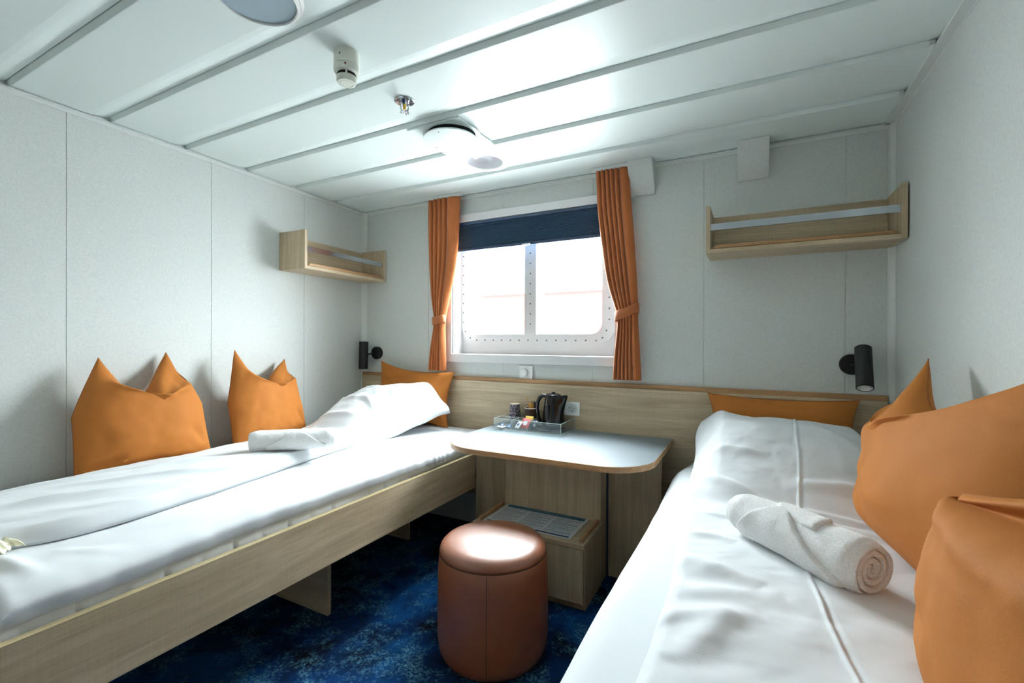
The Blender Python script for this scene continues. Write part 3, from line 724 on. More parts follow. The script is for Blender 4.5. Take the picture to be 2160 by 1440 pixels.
# kettle
kx, ky = -.975, 2.380
kt = thing('kettle', (kx, ky, FB), 'glossy black electric kettle standing in the acrylic tray', 'kettle')
def ell(bm, cx, cy, z, rx, ry, n=40): return [bm.verts.new((cx+rx*math.cos(2*PI*i/n), cy+ry*math.sin(2*PI*i/n), z)) for i in range(n)]
def loft(bm, rings, cap=True):
    for A, Bq in zip(rings, rings[1:]):
        n = len(A)
        for i in range(n): bm.faces.new((A[i], A[(i+1) % n], Bq[(i+1) % n], Bq[i]))
    if cap: bm.faces.new(rings[0][::-1]); bm.faces.new(rings[-1])
bm = bmesh.new(); loft(bm, [ell(bm, kx, ky, FB+z, r, r*.92) for z, r in ((0, .060), (.003, .066), (.016, .066), (.019, .062))]); mk('power_base', bm, M['blkm'], kt, True)
bm = bmesh.new()
kp = [(.0195, .061), (.022, .064), (.06, .0625), (.10, .0585), (.14, .0545), (.172, .0505), (.180, .049), (.186, .044)]
rings = []
for z, r in kp:
    rg = []
    for i in range(48):
        a_ = 2*PI*i/48; rr_ = r
        sp_ = max(0, math.cos(a_))**14; hgt = max(0, min(1, (z-.085)/.095)); rr_ += .034*sp_*hgt**1.3
        rg.append(bm.verts.new((kx+rr_*math.cos(a_), ky+r*.92*math.sin(a_), FB+z+(.006*sp_*hgt))))
    rings.append(rg)
loft(bm, rings); mk('body', bm, M['pblk'], kt, True)
bm = bmesh.new(); lathe(bm, (kx-.002, ky, FB+.186), [(0, 0), (.042, 0), (.041, .005), (.030, .010), (.012, .012), (.010, .018), (.004, .019), (0, .019)], 36); mk('lid', bm, M['pblk'], kt, True)
bm = bmesh.new()
hp = [(-.040, .183), (-.062, .184), (-.082, .172), (-.095, .148), (-.100, .118), (-.098, .088), (-.092, .058), (-.080, .036), (-.062, .026)]
tube(bm, [(kx+x, ky-.003, FB+z) for x, z in hp], [.012, .013, .0135, .013, .012, .0115, .011, .011, .010], 14, sq=(1.0, .8)); mk('handle', bm, M['pblk'], kt, True)
bm = bmesh.new(); box(bm, (kx-.024, ky-.0615, FB+.05), (kx-.006, ky-.052, FB+.14), .003, 3); mk('water_gauge', bm, M['blkm'], kt, True)
# cups
def cup(label, x, y, upside, mat, rimmat):
    root = thing('paper_cup', (x, y, FB), label, 'paper cup')
    if upside: pr = [(.0, .082), (.0285, .082), (.0385, .002)]; pin = [(.0375, .0015), (.0275, .079), (0, .079)]
    else: pr = [(0, 0), (.029, 0), (.039, .084)]; pin = [(.0375, .084), (.028, .006), (0, .006)]
    bm = bmesh.new(); lathe(bm, (x, y, FB), ([(0, .118), (.0283, .118), (.0385, .003), (.0372, .003), (.0273, .1155), (0, .1155)] if upside else [(0, 0), (.029, 0), (.0385, .102), (.0372, .102), (.028, .006), (0, .006)]), 36); mk('cup_wall', bm, mat, root, True)
    bm = bmesh.new(); z = .003 if upside else .102; r_ = .0385
    tube(bm, [(x+r_*math.cos(2*PI*i/36), y+r_*math.sin(2*PI*i/36), FB+z) for i in range(36)], .0017, 8, closed=True); mk('rim', bm, rimmat, root, True)
    if upside:
        bm = bmesh.new(); tube(bm, [(x+.028*math.cos(2*PI*i/36), y+.028*math.sin(2*PI*i/36), FB+.1185) for i in range(36)], .0012, 8, closed=True)
        lathe(bm, (x, y, FB), [(0, .1184), (.0277, .1184), (.0277, .1178)], 36); mk('base_disc', bm, rimmat, root, True)
    return root
c1x, c1y = -1.2335, 2.408; c2x, c2y = -1.1265, 2.404
cup('black patterned paper cup turned upside down in the tray', c1x, c1y, True, M['cbody'], M['ctop'])
cup('dark paper cup holding stirrers and sachets beside the kettle', c2x, c2y, False, M['brown'], M['ctop'])
def stick(a, b, w_, mat, name='wooden_stirrer', label='', cat='stirrer', group=None):
    a = Vector(a); b = Vector(b); d = (b-a).normalized(); s = d.cross(Vector((.3, 1, 0))).normalized(); n_ = d.cross(s)
    bm = bmesh.new(); vs = box(bm, (-.5, -.5, 0), (.5, .5, 1), 0)
    for v in bm.verts: v.co = a+d*(v.co.z*(b-a).length)+s*(v.co.x*w_)+n_*(v.co.y*.0012)
    bmesh.ops.bevel(bm, geom=bm.edges[:], offset=.0004, segments=1, affect='EDGES')
    return tag(mk(name, bm, mat), label, cat, group)
stick((c2x+.008, c2y-.006, FB+.008), (c2x-.030, c2y+.006, FB+.166), .006, M['stick'], label='wooden stirrer leaning left out of the paper cup')
stick((c2x-.006, c2y+.010, FB+.008), (c2x+.030, c2y+.022, FB+.160), .006, M['stick'], label='wooden stirrer leaning right behind the kettle handle')
stick((c2x-.004, c2y-.010, FB+.02), (c2x-.002, c2y-.006, FB+.132), .018, M['amber'], 'sugar_stick', 'amber sugar stick standing in the paper cup', 'sugar stick')
stick((c2x+.010, c2y-.002, FB+.02), (c2x+.011, c2y-.002, FB+.138), .014, M['amber'], 'sugar_stick', 'second amber sugar stick in the cup, nearer the kettle', 'sugar stick')
for dx, dy, zz, nm in ((.008, .012, .124, 'left'), (.024, .004, .124, 'right')):
    bm = bmesh.new(); lathe(bm, (c2x+dx, c2y+dy, FB+zz), [(0, -.03), (.008, -.03), (.010, 0), (.013, .004), (.013, .014), (.010, .016), (0, .016)], 20)
    tag(mk('milk_pod', bm, M['blkm'], None, True), 'dark milk pod on top in the cup, %s one of the two' % nm, 'milk pod', 'milk pods in the paper cup')
def sachet(name, label, cat, c, size, rot, mat, band=None, group=None):
    root = thing(name, c, label, cat, group, rot=rot); w_, h_ = size; nx, ny = 14, 14
    V = []
    for sgn in (1, -1):
        for i in range(nx+1):
            for j in range(ny+1):
                s = i/nx*2-1; t2 = j/ny*2-1; th = .0045*math.sqrt(max(0, (1-abs(s)**6)*(1-min(1, abs(t2)*1.18)**2)))
                V.append((s*w_/2, t2*h_/2, sgn*(th+.0002)+.0005*math.sin(9*s+4*t2)))
    n1 = (nx+1)*(ny+1); F = grid_faces(nx+1, ny+1)+grid_faces(nx+1, ny+1, n1, True)
    L_ = [i*(ny+1) for i in range(nx+1)]+[nx*(ny+1)+j for j in range(1, ny+1)]+[i*(ny+1)+ny for i in range(nx-1, -1, -1)]+[j for j in range(ny-1, 0, -1)]
    for a, b in zip(L_, L_[1:]+L_[:1]): F.append((a, b, b+n1, a+n1))
    pyd('wrapper', V, F, mat, root, local=True)
    if band:
        bm = bmesh.new(); lathe(bm, (0, 0, .0042), [(0, .0012), (w_*.26, .0008), (w_*.27, 0)], 20)
        mk('printed_patch', bm, band, root, True, local=True)
    return root
sachet('tea_sachet', 'blue tea sachet lying in the front left tray compartment', 'sachet', (-1.235, 2.298, FB+.010), (.062, .045), (.25, .12, .3), M['blue'], M['dsach'])
sachet('tea_sachet', 'pale blue sachet lying flat at the left end of the tray', 'sachet', (-1.25, 2.285, FB+.004), (.05, .05), (.05, 0, -.4), M['wsach'], M['blue'])
sachet('coffee_sachet', 'white sachet with blue dot leaning in the tray middle compartment', 'sachet', (-1.150, 2.292, FB+.020), (.034, .048), (.75, 0, -.35), M['wsach'], M['blue'])
sachet('tea_sachet', 'red and white tea sachet standing tilted in the tray', 'sachet', (-1.112, 2.302, FB+.030), (.056, .058), (.95, 0, -.2), M['pink'], M['wsach'])
sachet('tea_sachet', 'yellow sachet behind the red one in the tray', 'sachet', (-1.105, 2.330, FB+.046), (.052, .044), (1.0, 0, -.1), M['yellow'], None)
sachet('tea_sachet', 'black sachet with small pale mark beside the red one in the tray', 'sachet', (-1.055, 2.296, FB+.024), (.036, .055), (1.05, 0, .1), M['dsach'], M['ptext'])
bm = bmesh.new(); pw = [(kx+.02, 2.452, FB+.03), (kx-.02, 2.425, FB+.014), (kx-.06, 2.33, FB+.010), (kx-.02, 2.285, FB+.006), (kx+.05, 2.29, FB+.006), (kx+.06, 2.32, FB+.006)]
def catm(P, k=8):
    P = [Vector(p) for p in P]; R_ = []
    for i in range(len(P)-1):
        p0, p1, p2, p3 = P[max(0, i-1)], P[i], P[i+1], P[min(len(P)-1, i+2)]
        for j in range(k):
            t_ = j/k; R_.append(.5*((2*p1)+(p2-p0)*t_+(2*p0-5*p1+4*p2-p3)*t_**2+(3*p1-p0-3*p2+p3)*t_**3))
    return R_+[P[-1]]
tube(bm, catm([(kx-.055, 2.37, FB+.012), (kx-.078, 2.33, FB+.018), (kx-.07, 2.29, FB+.012), (kx-.03, 2.275, FB+.005), (kx+.03, 2.28, FB+.005)]), .003, 8)
mk('power_cord', bm, M['blkm'], kt, True)

# ---------------------------------------------------------------- stool
sx, sy, sr = -.868, 1.515, .208
st = thing('pouf_stool', (sx, sy, 0), 'round tan leather pouf stool in front of the table', 'stool')
bm = bmesh.new(); lathe(bm, (sx, sy, 0), [(0, .004), (sr-.035, .004), (sr-.016, .012), (sr-.004, .035), (sr+.001, .08), (sr+.002, .20), (sr, .32), (sr-.004, .377), (sr-.006, .382)], 96); mk('body', bm, M['leather'], st, True, angle=1.2)
bm = bmesh.new(); lathe(bm, (sx, sy, 0), [(sr-.006, .382), (sr-.008, .3835), (sr-.0055, .386), (sr-.005, .392), (sr-.010, .405), (sr-.022, .417), (sr-.045, .424), (sr-.10, .429), (0, .431)], 96); mk('seat_pad', bm, M['leather'], st, True, angle=1.2)
bm = bmesh.new(); tube(bm, [(sx+(sr-.0055)*math.cos(2*PI*i/96), sy+(sr-.0055)*math.sin(2*PI*i/96), .3825) for i in range(96)], .0016, 6, closed=True)
mk('seam', bm, M['brown'], st, True)
bm = bmesh.new(); va = math.radians(-66.5); cs, sn = math.cos(va), math.sin(va)
tube(bm, [(sx+r*cs, sy+r*sn, z) for r, z in ((sr-.0045, .012+.02), (sr+.0008, .08), (sr+.0018, .20), (sr-.0002, .32), (sr-.0042, .377))], .0011, 6); mk('side_seam', bm, M['brown'], st, True)

# ---------------------------------------------------------------- left bed
BX1 = -1.409; BY0 = .357; BY1 = 2.248
bf = thing('bed_frame', (-1.95, 1.3, 0), 'oak laminate bed frame of the wide left bed', 'bed frame')
mk('side_rail', B(((BX1-.022, BY0, .325), (BX1, BY1, .5195)), bev=.0008), M['wy'], bf)
mk('rail_edge', B(((BX1-.0225, BY0, .5197), (BX1+.0002, BY1, .5215))), M['wedgel'], bf)
mk('foot_board', B(((xl(.35)+.02, BY0-.022, .325), (BX1+.0005, BY0-.0005, .5215)), bev=.0008), M['wx'], bf)
mk('support_panel', B(((-2.2, 1.362, 0), (-1.592, 1.380, .325)), bev=.0008), M['wx'], bf)
mk('support_panel', B(((-2.3, 2.10, 0), (-1.78, 2.118, .325)), bev=.0008), M['wx'], bf)
mk('slat_base', B(((xl(.4)+.03, BY0+.01, .36), (BX1-.03, 2.46, .38))), M['wy'], bf)
# mattress body with quilting
def mattress(name, label, x0, x1, y0, y1, z0, z1, mat, quilt=0, side=1):
    root = None
    bm = bmesh.new(); n = int((y1-y0)/.01); prof = []
    for k in range(9): a_ = PI/2*k/8; prof.append((x1-.02+.02*math.cos(a_), z0+.02-.02*math.sin(a_)) if 0 else None)
    prof = [(x0, z0), (x0, z1), (x1-.02, z1)]+[(x1-.02+.02*math.sin(PI/2*k/6), z1-.02+.02*math.cos(PI/2*k/6)) for k in range(1, 7)]+[(x1, (z0+z1)/2), (x1, z0+.01), (x1-.01, z0)]
    rings = []
    for j in range(n+1):
        y = y0+(y1-y0)*j/n; q = 0
        if quilt: q = -.005*math.exp(-((((y+.03) % quilt)-quilt/2)/.006)**2)
        rings.append([bm.verts.new((x+(q if x > x1-.03 else 0), y, z)) for x, z in prof])
    loft(bm, rings); return bm
tag(mk('mattress', mattress('m', '', -2.43, BX1-.030, BY0+.004, 2.46, .382, .560, M['matt'], .095), M['matt'], None, True, angle=.8), 'white quilted mattress lying in the left oak bed frame', 'mattress')
def sheet_top(name, label, xprof, y0, y1, disp, mat, ny=260):
    """xprof: cross-section list of (x,z,w) ; w weight of displacement"""
    V = []; n = len(xprof)
    for j in range(ny+1):
        y = y0+(y1-y0)*j/ny
        e0 = sm(y, y0, y0+.05)*(1-sm(y, y1-.04, y1))
        for k, (x, z, w_) in enumerate(xprof):
            dx, dz = disp(x, y, k/(n-1)); zz = z
            V.append((x+dx*w_, y, zz+dz*w_-(1-math.sqrt(max(0, 1-(1-e0)**2)))*.03*(1 if z > xprof[-1][1]+.03 else 0)))
    F = grid_faces(ny+1, n); F.append(tuple(range(n))[::-1]); F.append(tuple(ny*n+k for k in range(n)))
    for j in range(ny): F.append((j*n, j*n+n-1, (j+1)*n+n-1, (j+1)*n))
    return tag(pyd(name, V, F, mat, None, True), label, 'sheet')
P = [(-2.430, .562, 0), (-2.435, .612, 0)]+[(x, .622, 1) for x in np.linspace(-2.42, -1.52, 46)]
for k in range(1, 15):
    a_ = PI*k/15*1.0; P.append((-1.50+.082*math.sin(min(a_, PI/2))-(.012*(1-math.cos(max(0, a_-PI/2)))), .587+.035*math.cos(a_), 1))
P.append((-1.45, .5605, 0))
def dispL(x, y, t_):
    w1 = .5+.5*np.sin(y*3+1)
    near = sm(1.0-y, .25, .75)
    dz = .004*fbm(x*5, y*5, 3)+.010*near*fbm(x*7+2, y*7, 5)*(1 if x > -2 else .4)
    dz += float(ridge(x, y, -1.62, .50, -1.45, .62, .018, .020*near))+float(ridge(x, y, -1.70, .42, -1.50, .44, .02, .02*near))
    edge = sm(np.array(x), -1.56, -1.44)
    # small pulled creases toward the head end
    hd = sm(np.array(y), 1.62, 1.8)*(1-sm(np.array(y), 2.1, 2.25))
    dz += edge*hd*.0045*math.sin(y*120+3*math.sin(y*23))
    dx = .006*math.sin(y*4.2+.5)*edge+.003*fbm(y*8, .5, 9)
    dx += float(edge)*float(near)*.012*fbm(y*5, 7.1, 4)
    sag = -.018*float(edge)*math.exp(-((y-1.95)/.25)**2)
    return float(dx), float(dz)+sag*.6
sheet_top('fitted_sheet', 'white fitted sheet and topper over the left mattress', P, BY0-.01, 2.452, dispL, M['sheet'])
# thin double stitch line on the sheet
# ---------------- duvets
def duvet(name, label, y0, y1, xl_, xr_, zf, base, lift, mat, folds, seed, nx=150, ny=300, er=.035, th=.05, head_r=.08, foot_r=.05, parent=None):
    Y = np.linspace(0, 1, ny); Y = y0+(y1-y0)*Y; A = np.linspace(0, 1, nx); A = .5-.5*np.cos(PI*A)*1.0
    A = A*.55+np.linspace(0, 1, nx)*.45
    L_ = interp(Y, xl_); R_ = interp(Y, xr_)
    yy, aa = np.meshgrid(Y, A, indexing='ij'); XX = L_[:, None]+(R_-L_)[:, None]*aa
    W_ = (R_-L_)[:, None]; e = np.minimum(aa, 1-aa)*W_
    ee = np.minimum(e, np.minimum((yy-y0)*er/foot_r, (y1-yy)*er/head_r))
    q = np.clip(ee/er, 0, 1); prof = np.sqrt(1-(1-q)**2)
    inner = sm(e, 0, .12)
    Z, lf = zf(XX, yy, aa)          # extra height over the flat thickness
    top = base+th*prof+Z*(.35+.65*inner)*prof+lf*(1-prof*.0)
    dz = folds(XX, yy, aa)*sm(ee, 0, .02)
    top = top+dz
    bot = base+.001+lf*1.0+0*top
    bot = np.minimum(bot, top-.0)
    # slight waviness of the edge line
    wob = .006*fbm(yy*3.0, aa*0+seed, seed)
    Xt = XX+wob
    V = list(zip(Xt.ravel(), yy.ravel(), top.ravel()))+list(zip(Xt.ravel(), yy.ravel(), bot.ravel()))
    n1 = nx*ny; F = grid_faces(ny, nx)+grid_faces(ny, nx, n1, True)
    Lb = [i*nx for i in range(ny)]+[(ny-1)*nx+j for j in range(1, nx)]+[i*nx+nx-1 for i in range(ny-2, -1, -1)]+[j for j in range(nx-2, 0, -1)]
    for a, b in zip(Lb, Lb[1:]+Lb[:1]): F.append((a, b, b+n1, a+n1))
    me = bpy.data.meshes.new(name); me.from_pydata([tuple(map(float, v)) for v in V], [], F)
    bm = bmesh.new(); bm.from_mesh(me); bmesh.ops.remove_doubles(bm, verts=bm.verts[:], dist=.00005); bmesh.ops.recalc_face_normals(bm, faces=bm.faces[:]); bm.to_mesh(me); bm.free()
    o = finish(name, me, mat, parent, True)
    return tag(o, label, 'duvet') if label else o

def zL(x, y, a):
    b = sm(y, 1.60, 2.14)
    crown = np.clip(1-(np.abs(a-.46)/.64)**2.6, 0, 1)
    h = .20*b*crown+.012*np.sin(a*PI)
    lf = .055*sm(y, 1.95, 2.15)*sm(a, .35, 1.0)+.045*sm(y, 2.12, 2.26)*sm(a, .5, 1.0)
    return h, lf
def fL(x, y, a):
    z = .0035*fbm(x*6, y*5, 21)
    # long diagonal wrinkles on the near half
    near = 1-sm(y, 1.25, 1.75)
    u = x*1.0-y*.42; v = y+x*.3
    z = z+near*(.0055*fbm(u*13, v*2.6, 31, 3))
    R_ = [(-2.05, .62, -1.72, 1.16, .020, .012), (-2.12, .8, -1.85, 1.3, .018, .010), (-1.95, .42, -1.78, .85, .022, .012), (-2.14, .55, -2.0, .98, .02, .010), (-1.88, .95, -1.80, 1.4, .016, .007),
          (-2.18, 1.80, -1.90, 1.86, .020, .016), (-2.2, 1.95, -1.92, 1.98, .016, .012), (-2.10, 2.02, -1.80, 1.90, .014, .010), (-2.18, 2.1, -2.0, 2.12, .014, .012), (-1.95, 1.72, -1.72, 1.80, .020, .010), (-1.95, 2.12, -1.75, 2.0, .014, .006), (-1.80, 1.98, -1.66, 2.08, .012, .005)]
    for r in R_: z = z+ridge(x, y, *r)
    z = z-ridge(x, y, -2.20, 1.70, -1.78, 1.78, .045, .022)
    head = sm(y, 1.75, 2.0); z = z+head*.0065*fbm(x*9+y*7, y*14-x*5, 44, 3)*(1-sm(a, .45, .85))
    z = z+.016*head*(1-sm(a, .0, .16))*np.sin(y*52+2*np.sin(y*19))
    return z
duvet('duvet', 'white duvet folded lengthwise and draped over the pillow on the left bed', .36, 2.33,
      [(.36, -2.22), (.8, -2.225), (1.25, -2.24), (1.6, -2.24), (1.8, -2.26), (2.0, -2.28), (2.33, -2.22)],
      [(.36, -1.74), (.45, -1.725), (.55, -1.675), (.75, -1.675), (.95, -1.695), (1.2, -1.745), (1.4, -1.785), (1.6, -1.82), (1.8, -1.835), (1.95, -1.80), (2.08, -1.74), (2.18, -1.69), (2.24, -1.655), (2.33, -1.65)],
      zL, .6255, None, M['duvetL'], fL, 5)
# cream lining peeping out of the open foot end
dv = bpy.data.objects['duvet']
V = []; n_a, n_b = 40, 14
for i in range(n_a):
    for j in range(n_b):
        y = .47-.12*i/(n_a-1); s = j/(n_b-1); x = -1.672-.16*s-.02*math.sin(i*.3)*(1-s)
        V.append((x+.006*math.sin(i*.9), y-.05*s*(1), .640+.045*math.sin(PI*min(1, s*1.1))*(.4+.6*i/(n_a-1))+.003*math.sin(i*1.3+j)))
o = pyd('cream_lining', V, grid_faces(n_a, n_b), M['cream'], dv); o.modifiers.new('s', 'SOLIDIFY').thickness = .003; o['label'] = 'cream lining at the open end'

# ---------------------------------------------------------------- right bed
RB = .60
bf2 = thing('bed_frame', (.13, 1.45, 0), 'oak bed frame hidden beneath the right hand bed', 'bed frame')
mk('side_rail', B(((-.262, .42, .30), (-.240, 2.249, .49)), bev=.0008), M['wy'], bf2)
mk('foot_board', B(((-.262, .395, .30), (.54, .4185, .49)), bev=.0008), M['wx'], bf2)
mk('support_panel', B(((-.10, 1.3, 0), (.5, 1.318, .30)), bev=.0008), M['wx'], bf2)
mk('slat_base', B(((-.238, .42, .34), (.54, 2.46, .36))), M['wy'], bf2)
bm = bmesh.new(); box(bm, (-.235, .43, .362), (.542, 2.462, .54), .02, 4); tag(mk('mattress', bm, M['matt'], None, True), 'white mattress of the right bed under its fitted sheet', 'mattress')
P = [(.543, .542, 0), (.544, .59, 0)]+[(x, RB, 1) for x in np.linspace(.53, -.21, 40)]
for k in range(1, 15):
    a_ = PI*k/15; P.append((-.225-.075*math.sin(min(a_, PI/2))+(.012*(1-math.cos(max(0, a_-PI/2)))), .552+.048*math.cos(a_), 1))
P.append((-.25, .5, 0))
def dispR(x, y, t_):
    edge = 1-sm(np.array(x), -.26, -.15); hd = sm(np.array(y), 2.1, 2.45)
    return float(.045*edge*hd+.004*edge*math.sin(y*5)), float(.003*fbm(x*5, y*5, 13))-.006*float(hd*edge)
sheet_top('fitted_sheet', 'white fitted sheet over the mattress of the right bed', P, .41, 2.462, dispR, M['sheet'])
def zR(x, y, a):
    b = sm(y, 1.60, 2.10)
    crown = np.clip(1-(np.abs(a-.5)/.60)**3.5, 0, 1)
    hd = 1-.25*sm(y, 2.2, 2.38)
    h = .185*b*crown*hd+.015*np.sin(a*PI)
    lf = .11*sm(y, 2.0, 2.32)*(1-sm(a, 0, .35))+.05*sm(y, 2.0, 2.32)*sm(a, .7, 1)
    return h, lf
def fR(x, y, a):
    z = .004*fbm(x*5, y*5, 51)
    R_ = [(-.18, 1.80, .10, 1.62, .020, .016), (-.16, 1.92, .06, 1.86, .018, .012), (.02, 1.66, .40, 1.60, .016, .013), (.14, 1.55, .45, 1.42, .016, .012), (.10, 1.74, .40, 1.78, .022, .012),
          (-.17, 1.18, .02, 1.08, .030, .013), (-.14, 1.00, .06, 1.06, .030, .012), (-.17, 1.34, -.03, 1.30, .016, .008), (-.16, .9, .02, .96, .03, .012), (.02, .72, .30, .88, .03, .010), (-.14, 1.50, .0, 1.46, .012, .008),
          (.2, 2.1, .36, 1.95, .03, .008), (-.1, 2.12, .1, 2.0, .03, .008), (-.12, .78, -.02, .95, .03, .012)]
    for r in R_: z = z+ridge(x, y, *r)
    z = z-ridge(x, y, -.19, 1.66, .46, 1.58, .05, .020)
    z = z-ridge(x, y, -.15, 1.10, .1, 1.0, .05, .007)
    # the centre pleat seam, running the whole length
    xc = np.interp(y, [.4, .85, 1.2, 1.45, 1.725, 2.0, 2.4], [.165, .141, .112, .132, .147, .158, .165])
    d = x-xc; z = z+.0042*np.exp(-(d/.0038)**2)-.0022*np.exp(-((d-.008)/.005)**2)
    z = z+.0022*fbm(x*16+y*10, y*18-x*8, 61, 3)*sm(y, 1.45, 1.9)
    z = z+.0028*fbm(x*10-y*3, y*12, 71, 3)*(1-sm(y, 1.3, 1.6))
    return z
duvet('duvet', 'white twill duvet with centre pleat draped over the pillow on the right bed', .42, 2.40,
      [(.42, -.175), (.85, -.165), (1.04, -.160), (1.4, -.185), (1.7, -.205), (1.97, -.210), (2.2, -.215), (2.30, -.235), (2.40, -.23)],
      [(.42, .40), (1.0, .42), (1.5, .46), (2.0, .47), (2.40, .46)], zR, .6035, None, M['duvetR'], fR, 9, nx=240, ny=460, head_r=.10)

# ---------------------------------------------------------------- cushions
def cushion(label, loc, rotz, lean, W, Hh, T, chop=None, folds=(), roll=0., group=None, N=72, sag=.15, conc=.06, ears=(0, 0), name='cushion', twist=0., inset=(0, 0), back=(0, 0), slope=0., tilt=0., bf=1.):
    """local frame: x width, y depth (front is -y), z up from the bottom edge"""
    root = thing(name, (0, 0, 0), label, 'cushion', group)
    m4 = Matrix.Translation(loc) @ Matrix.Rotation(rotz, 4, 'Z') @ Matrix.Rotation(lean, 4, 'X') @ Matrix.Rotation(roll, 4, 'Y')
    root.matrix_basis = m4; WM[root.name] = m4
    g1 = np.sin(np.linspace(-PI/2, PI/2, N+1)); s, t_ = np.meshgrid(g1, g1, indexing='ij')
    def surf(sgn):
        x = W/2*s*(1-conc*(1-t_**2)*np.abs(s)**2); z = Hh/2*t_*(1-conc*1.1*(1-s**2)*np.abs(t_)**2)
        th = T/2*np.clip((1-s**2), 0, 1)**.48*np.clip((1-t_**2), 0, 1)**.42*(1-sag*t_)
        th = th*(.86+.14*(1-np.abs(s)**3))
        y = sgn*th*(bf if sgn > 0 else 1)
        if chop is not None:
            c0, dep, t0, pw = chop[:4]; cs = chop[5] if len(chop) > 5 else c0
            c = c0+(cs-c0)*(sm(t_, .55, .95) if sgn < 0 else 1)
            g = np.where(s < c, 1-(c-s)/(1+c), 1-(s-c)/(1-c)); g = np.clip(g, 0, 1)**pw
            h = sm(t_, t0, 1.0)
            z = z-dep*g*h
            lip = np.exp(-((t_-.58)/.25)**2)*g
            y = y+sgn*.030*lip
            # the seam folds back into the dent
            y = y+(chop[4] if len(chop) > 4 else .02)*g*sm(t_, .75, 1.0)
            x = x+(c-s)*W*.05*g*h
            sd_ = 1 if back[0] > 0 else -1
            S_ = sm(s*sd_, c0*sd_-.10, c0*sd_+.55)
            y = y+back[1]*S_*sm(t_, .38, .72)
            if sgn < 0: z = z-.012*S_*np.exp(-((t_-.55)/.10)**2)
        for (a0, b0, a1, b1, w_, hh, sd_) in folds:
            if sd_ == sgn or sd_ == 0: y = y+sgn*ridge(s, t_, a0, b0, a1, b1, w_, hh)
        amp = np.clip((1-s**2)*(1-t_**2)*6, 0, 1)
        y = y+sgn*.005*fbm(s*2.2+sgn, t_*2.2, int(abs(loc[0]*100)+abs(loc[1]*37)) % 97, 3)*amp
        z = z+sm(t_, .2, 1)*(ears[0]*np.clip(-s, 0, 1)**2+ears[1]*np.clip(s, 0, 1)**2)
        y = y+twist*s*np.clip(t_, 0, 1)
        kk = np.clip((t_-.0)/1.0, 0, 1)**1.1
        x = x*(1-kk*(inset[0]+(inset[1]-inset[0])*sm(s, -1, 1)))
        z = z+tilt*s*sm(t_, .45, 1)
        z = z+slope*s*np.clip(t_+.4, 0, 2)
        return x, y, z+Hh/2
    xf, yf_, zf_ = surf(-1); xb, yb, zb = surf(1)
    zmin = min(zf_.min(), 0)
    nn = (N+1)**2
    V = list(zip(xf.ravel(), yf_.ravel(), zf_.ravel()))+list(zip(xb.ravel(), yb.ravel(), zb.ravel()))
    F = grid_faces(N+1, N+1)+grid_faces(N+1, N+1, nn, True)
    me = bpy.data.meshes.new('cover'); me.from_pydata([tuple(map(float, v)) for v in V], [], F)
    bm = bmesh.new(); bm.from_mesh(me); bmesh.ops.remove_doubles(bm, verts=bm.verts[:], dist=.0004); bmesh.ops.recalc_face_normals(bm, faces=bm.faces[:]); bm.to_mesh(me); bm.free()
    finish('cover', me, M['orange'], root, True, local=True)
    P = [(xf[i, 0], (yf_[i, 0]+yb[i, 0])/2, zf_[i, 0]) for i in range(N+1)]+[(xf[N, j], (yf_[N, j]+yb[N, j])/2, zf_[N, j]) for j in range(1, N+1)]+[(xf[i, N], (yf_[i, N]+yb[i, N])/2, zf_[i, N]) for i in range(N-1, -1, -1)]+[(xf[0, j], (yf_[0, j]+yb[0, j])/2, zf_[0, j]) for j in range(N-1, 0, -1)]
    bm = bmesh.new(); tube(bm, P, .0016, 6, closed=True); mk('seam', bm, M['orseam'], root, True, local=True)
    return root
fo = [(-.15, .50, -.75, .75, .10, .012, -1), (.15, .45, .75, .62, .09, .012, -1), (.3, .3, .9, .42, .10, -.010, -1), (-.9, -.9, -.4, -.75, .08, -.012, -1), (.85, -.75, .55, -.35, .08, -.010, -1)]
LZ = .626
cushion('large orange cushion nearest the camera on the left bed, dented along its top', (-2.265, 1.015, LZ), PI/2, -.26, .50, .50, .20, (.32, .20, .10, .9, .015, -.12), fo, group='orange cushions leaning on the left wall', ears=(-.01, .02), inset=(.48, .42), back=(1, .055), bf=.7)
cushion('orange cushion on the left bed nearer the window, pinched at its top', (-2.285, 1.595, LZ), PI/2+.10, -.24, .46, .48, .17, (.30, .17, .15, .9, .015, -.05), fo, group='orange cushions leaning on the left wall', ears=(.03, -.02), inset=(.42, .08), back=(1, .05), bf=.7)
cushion('orange cushion standing against the headboard behind the left bed pillow', (-2.005, 2.375, LZ+.005), .02, -.12, .62, .36, .12, None, [(-.9, .9, -.4, .3, .1, .008, 0), (.9, .9, .4, .3, .1, .008, 0)], conc=.11, roll=.05, ears=(.03, .0))
cushion('orange cushion standing against the headboard behind the right bed pillow', (.118, 2.395, RB+.005), -.0, -.10, .60, .32, .12, None, (), conc=.10)
foR = [(-.5, .35, .2, .75, .12, .014, -1), (-.9, .2, -.3, -.2, .12, .012, -1), (-.3, -.7, .3, -.3, .18, .012, -1), (-.8, -.6, -.3, -.5, .10, -.012, -1)]
cushion('big orange cushion leaning on the right wall, farther of the two', (.350, 1.37, RB+.04), -PI/2+.13, -.24, .80, .55, .24, (-.60, .225, .05, .9, .02, -.15), foR, group='orange cushions leaning on the right wall', ears=(.04, .0), inset=(.03, .0), back=(-1, .06), slope=.055, bf=.5)
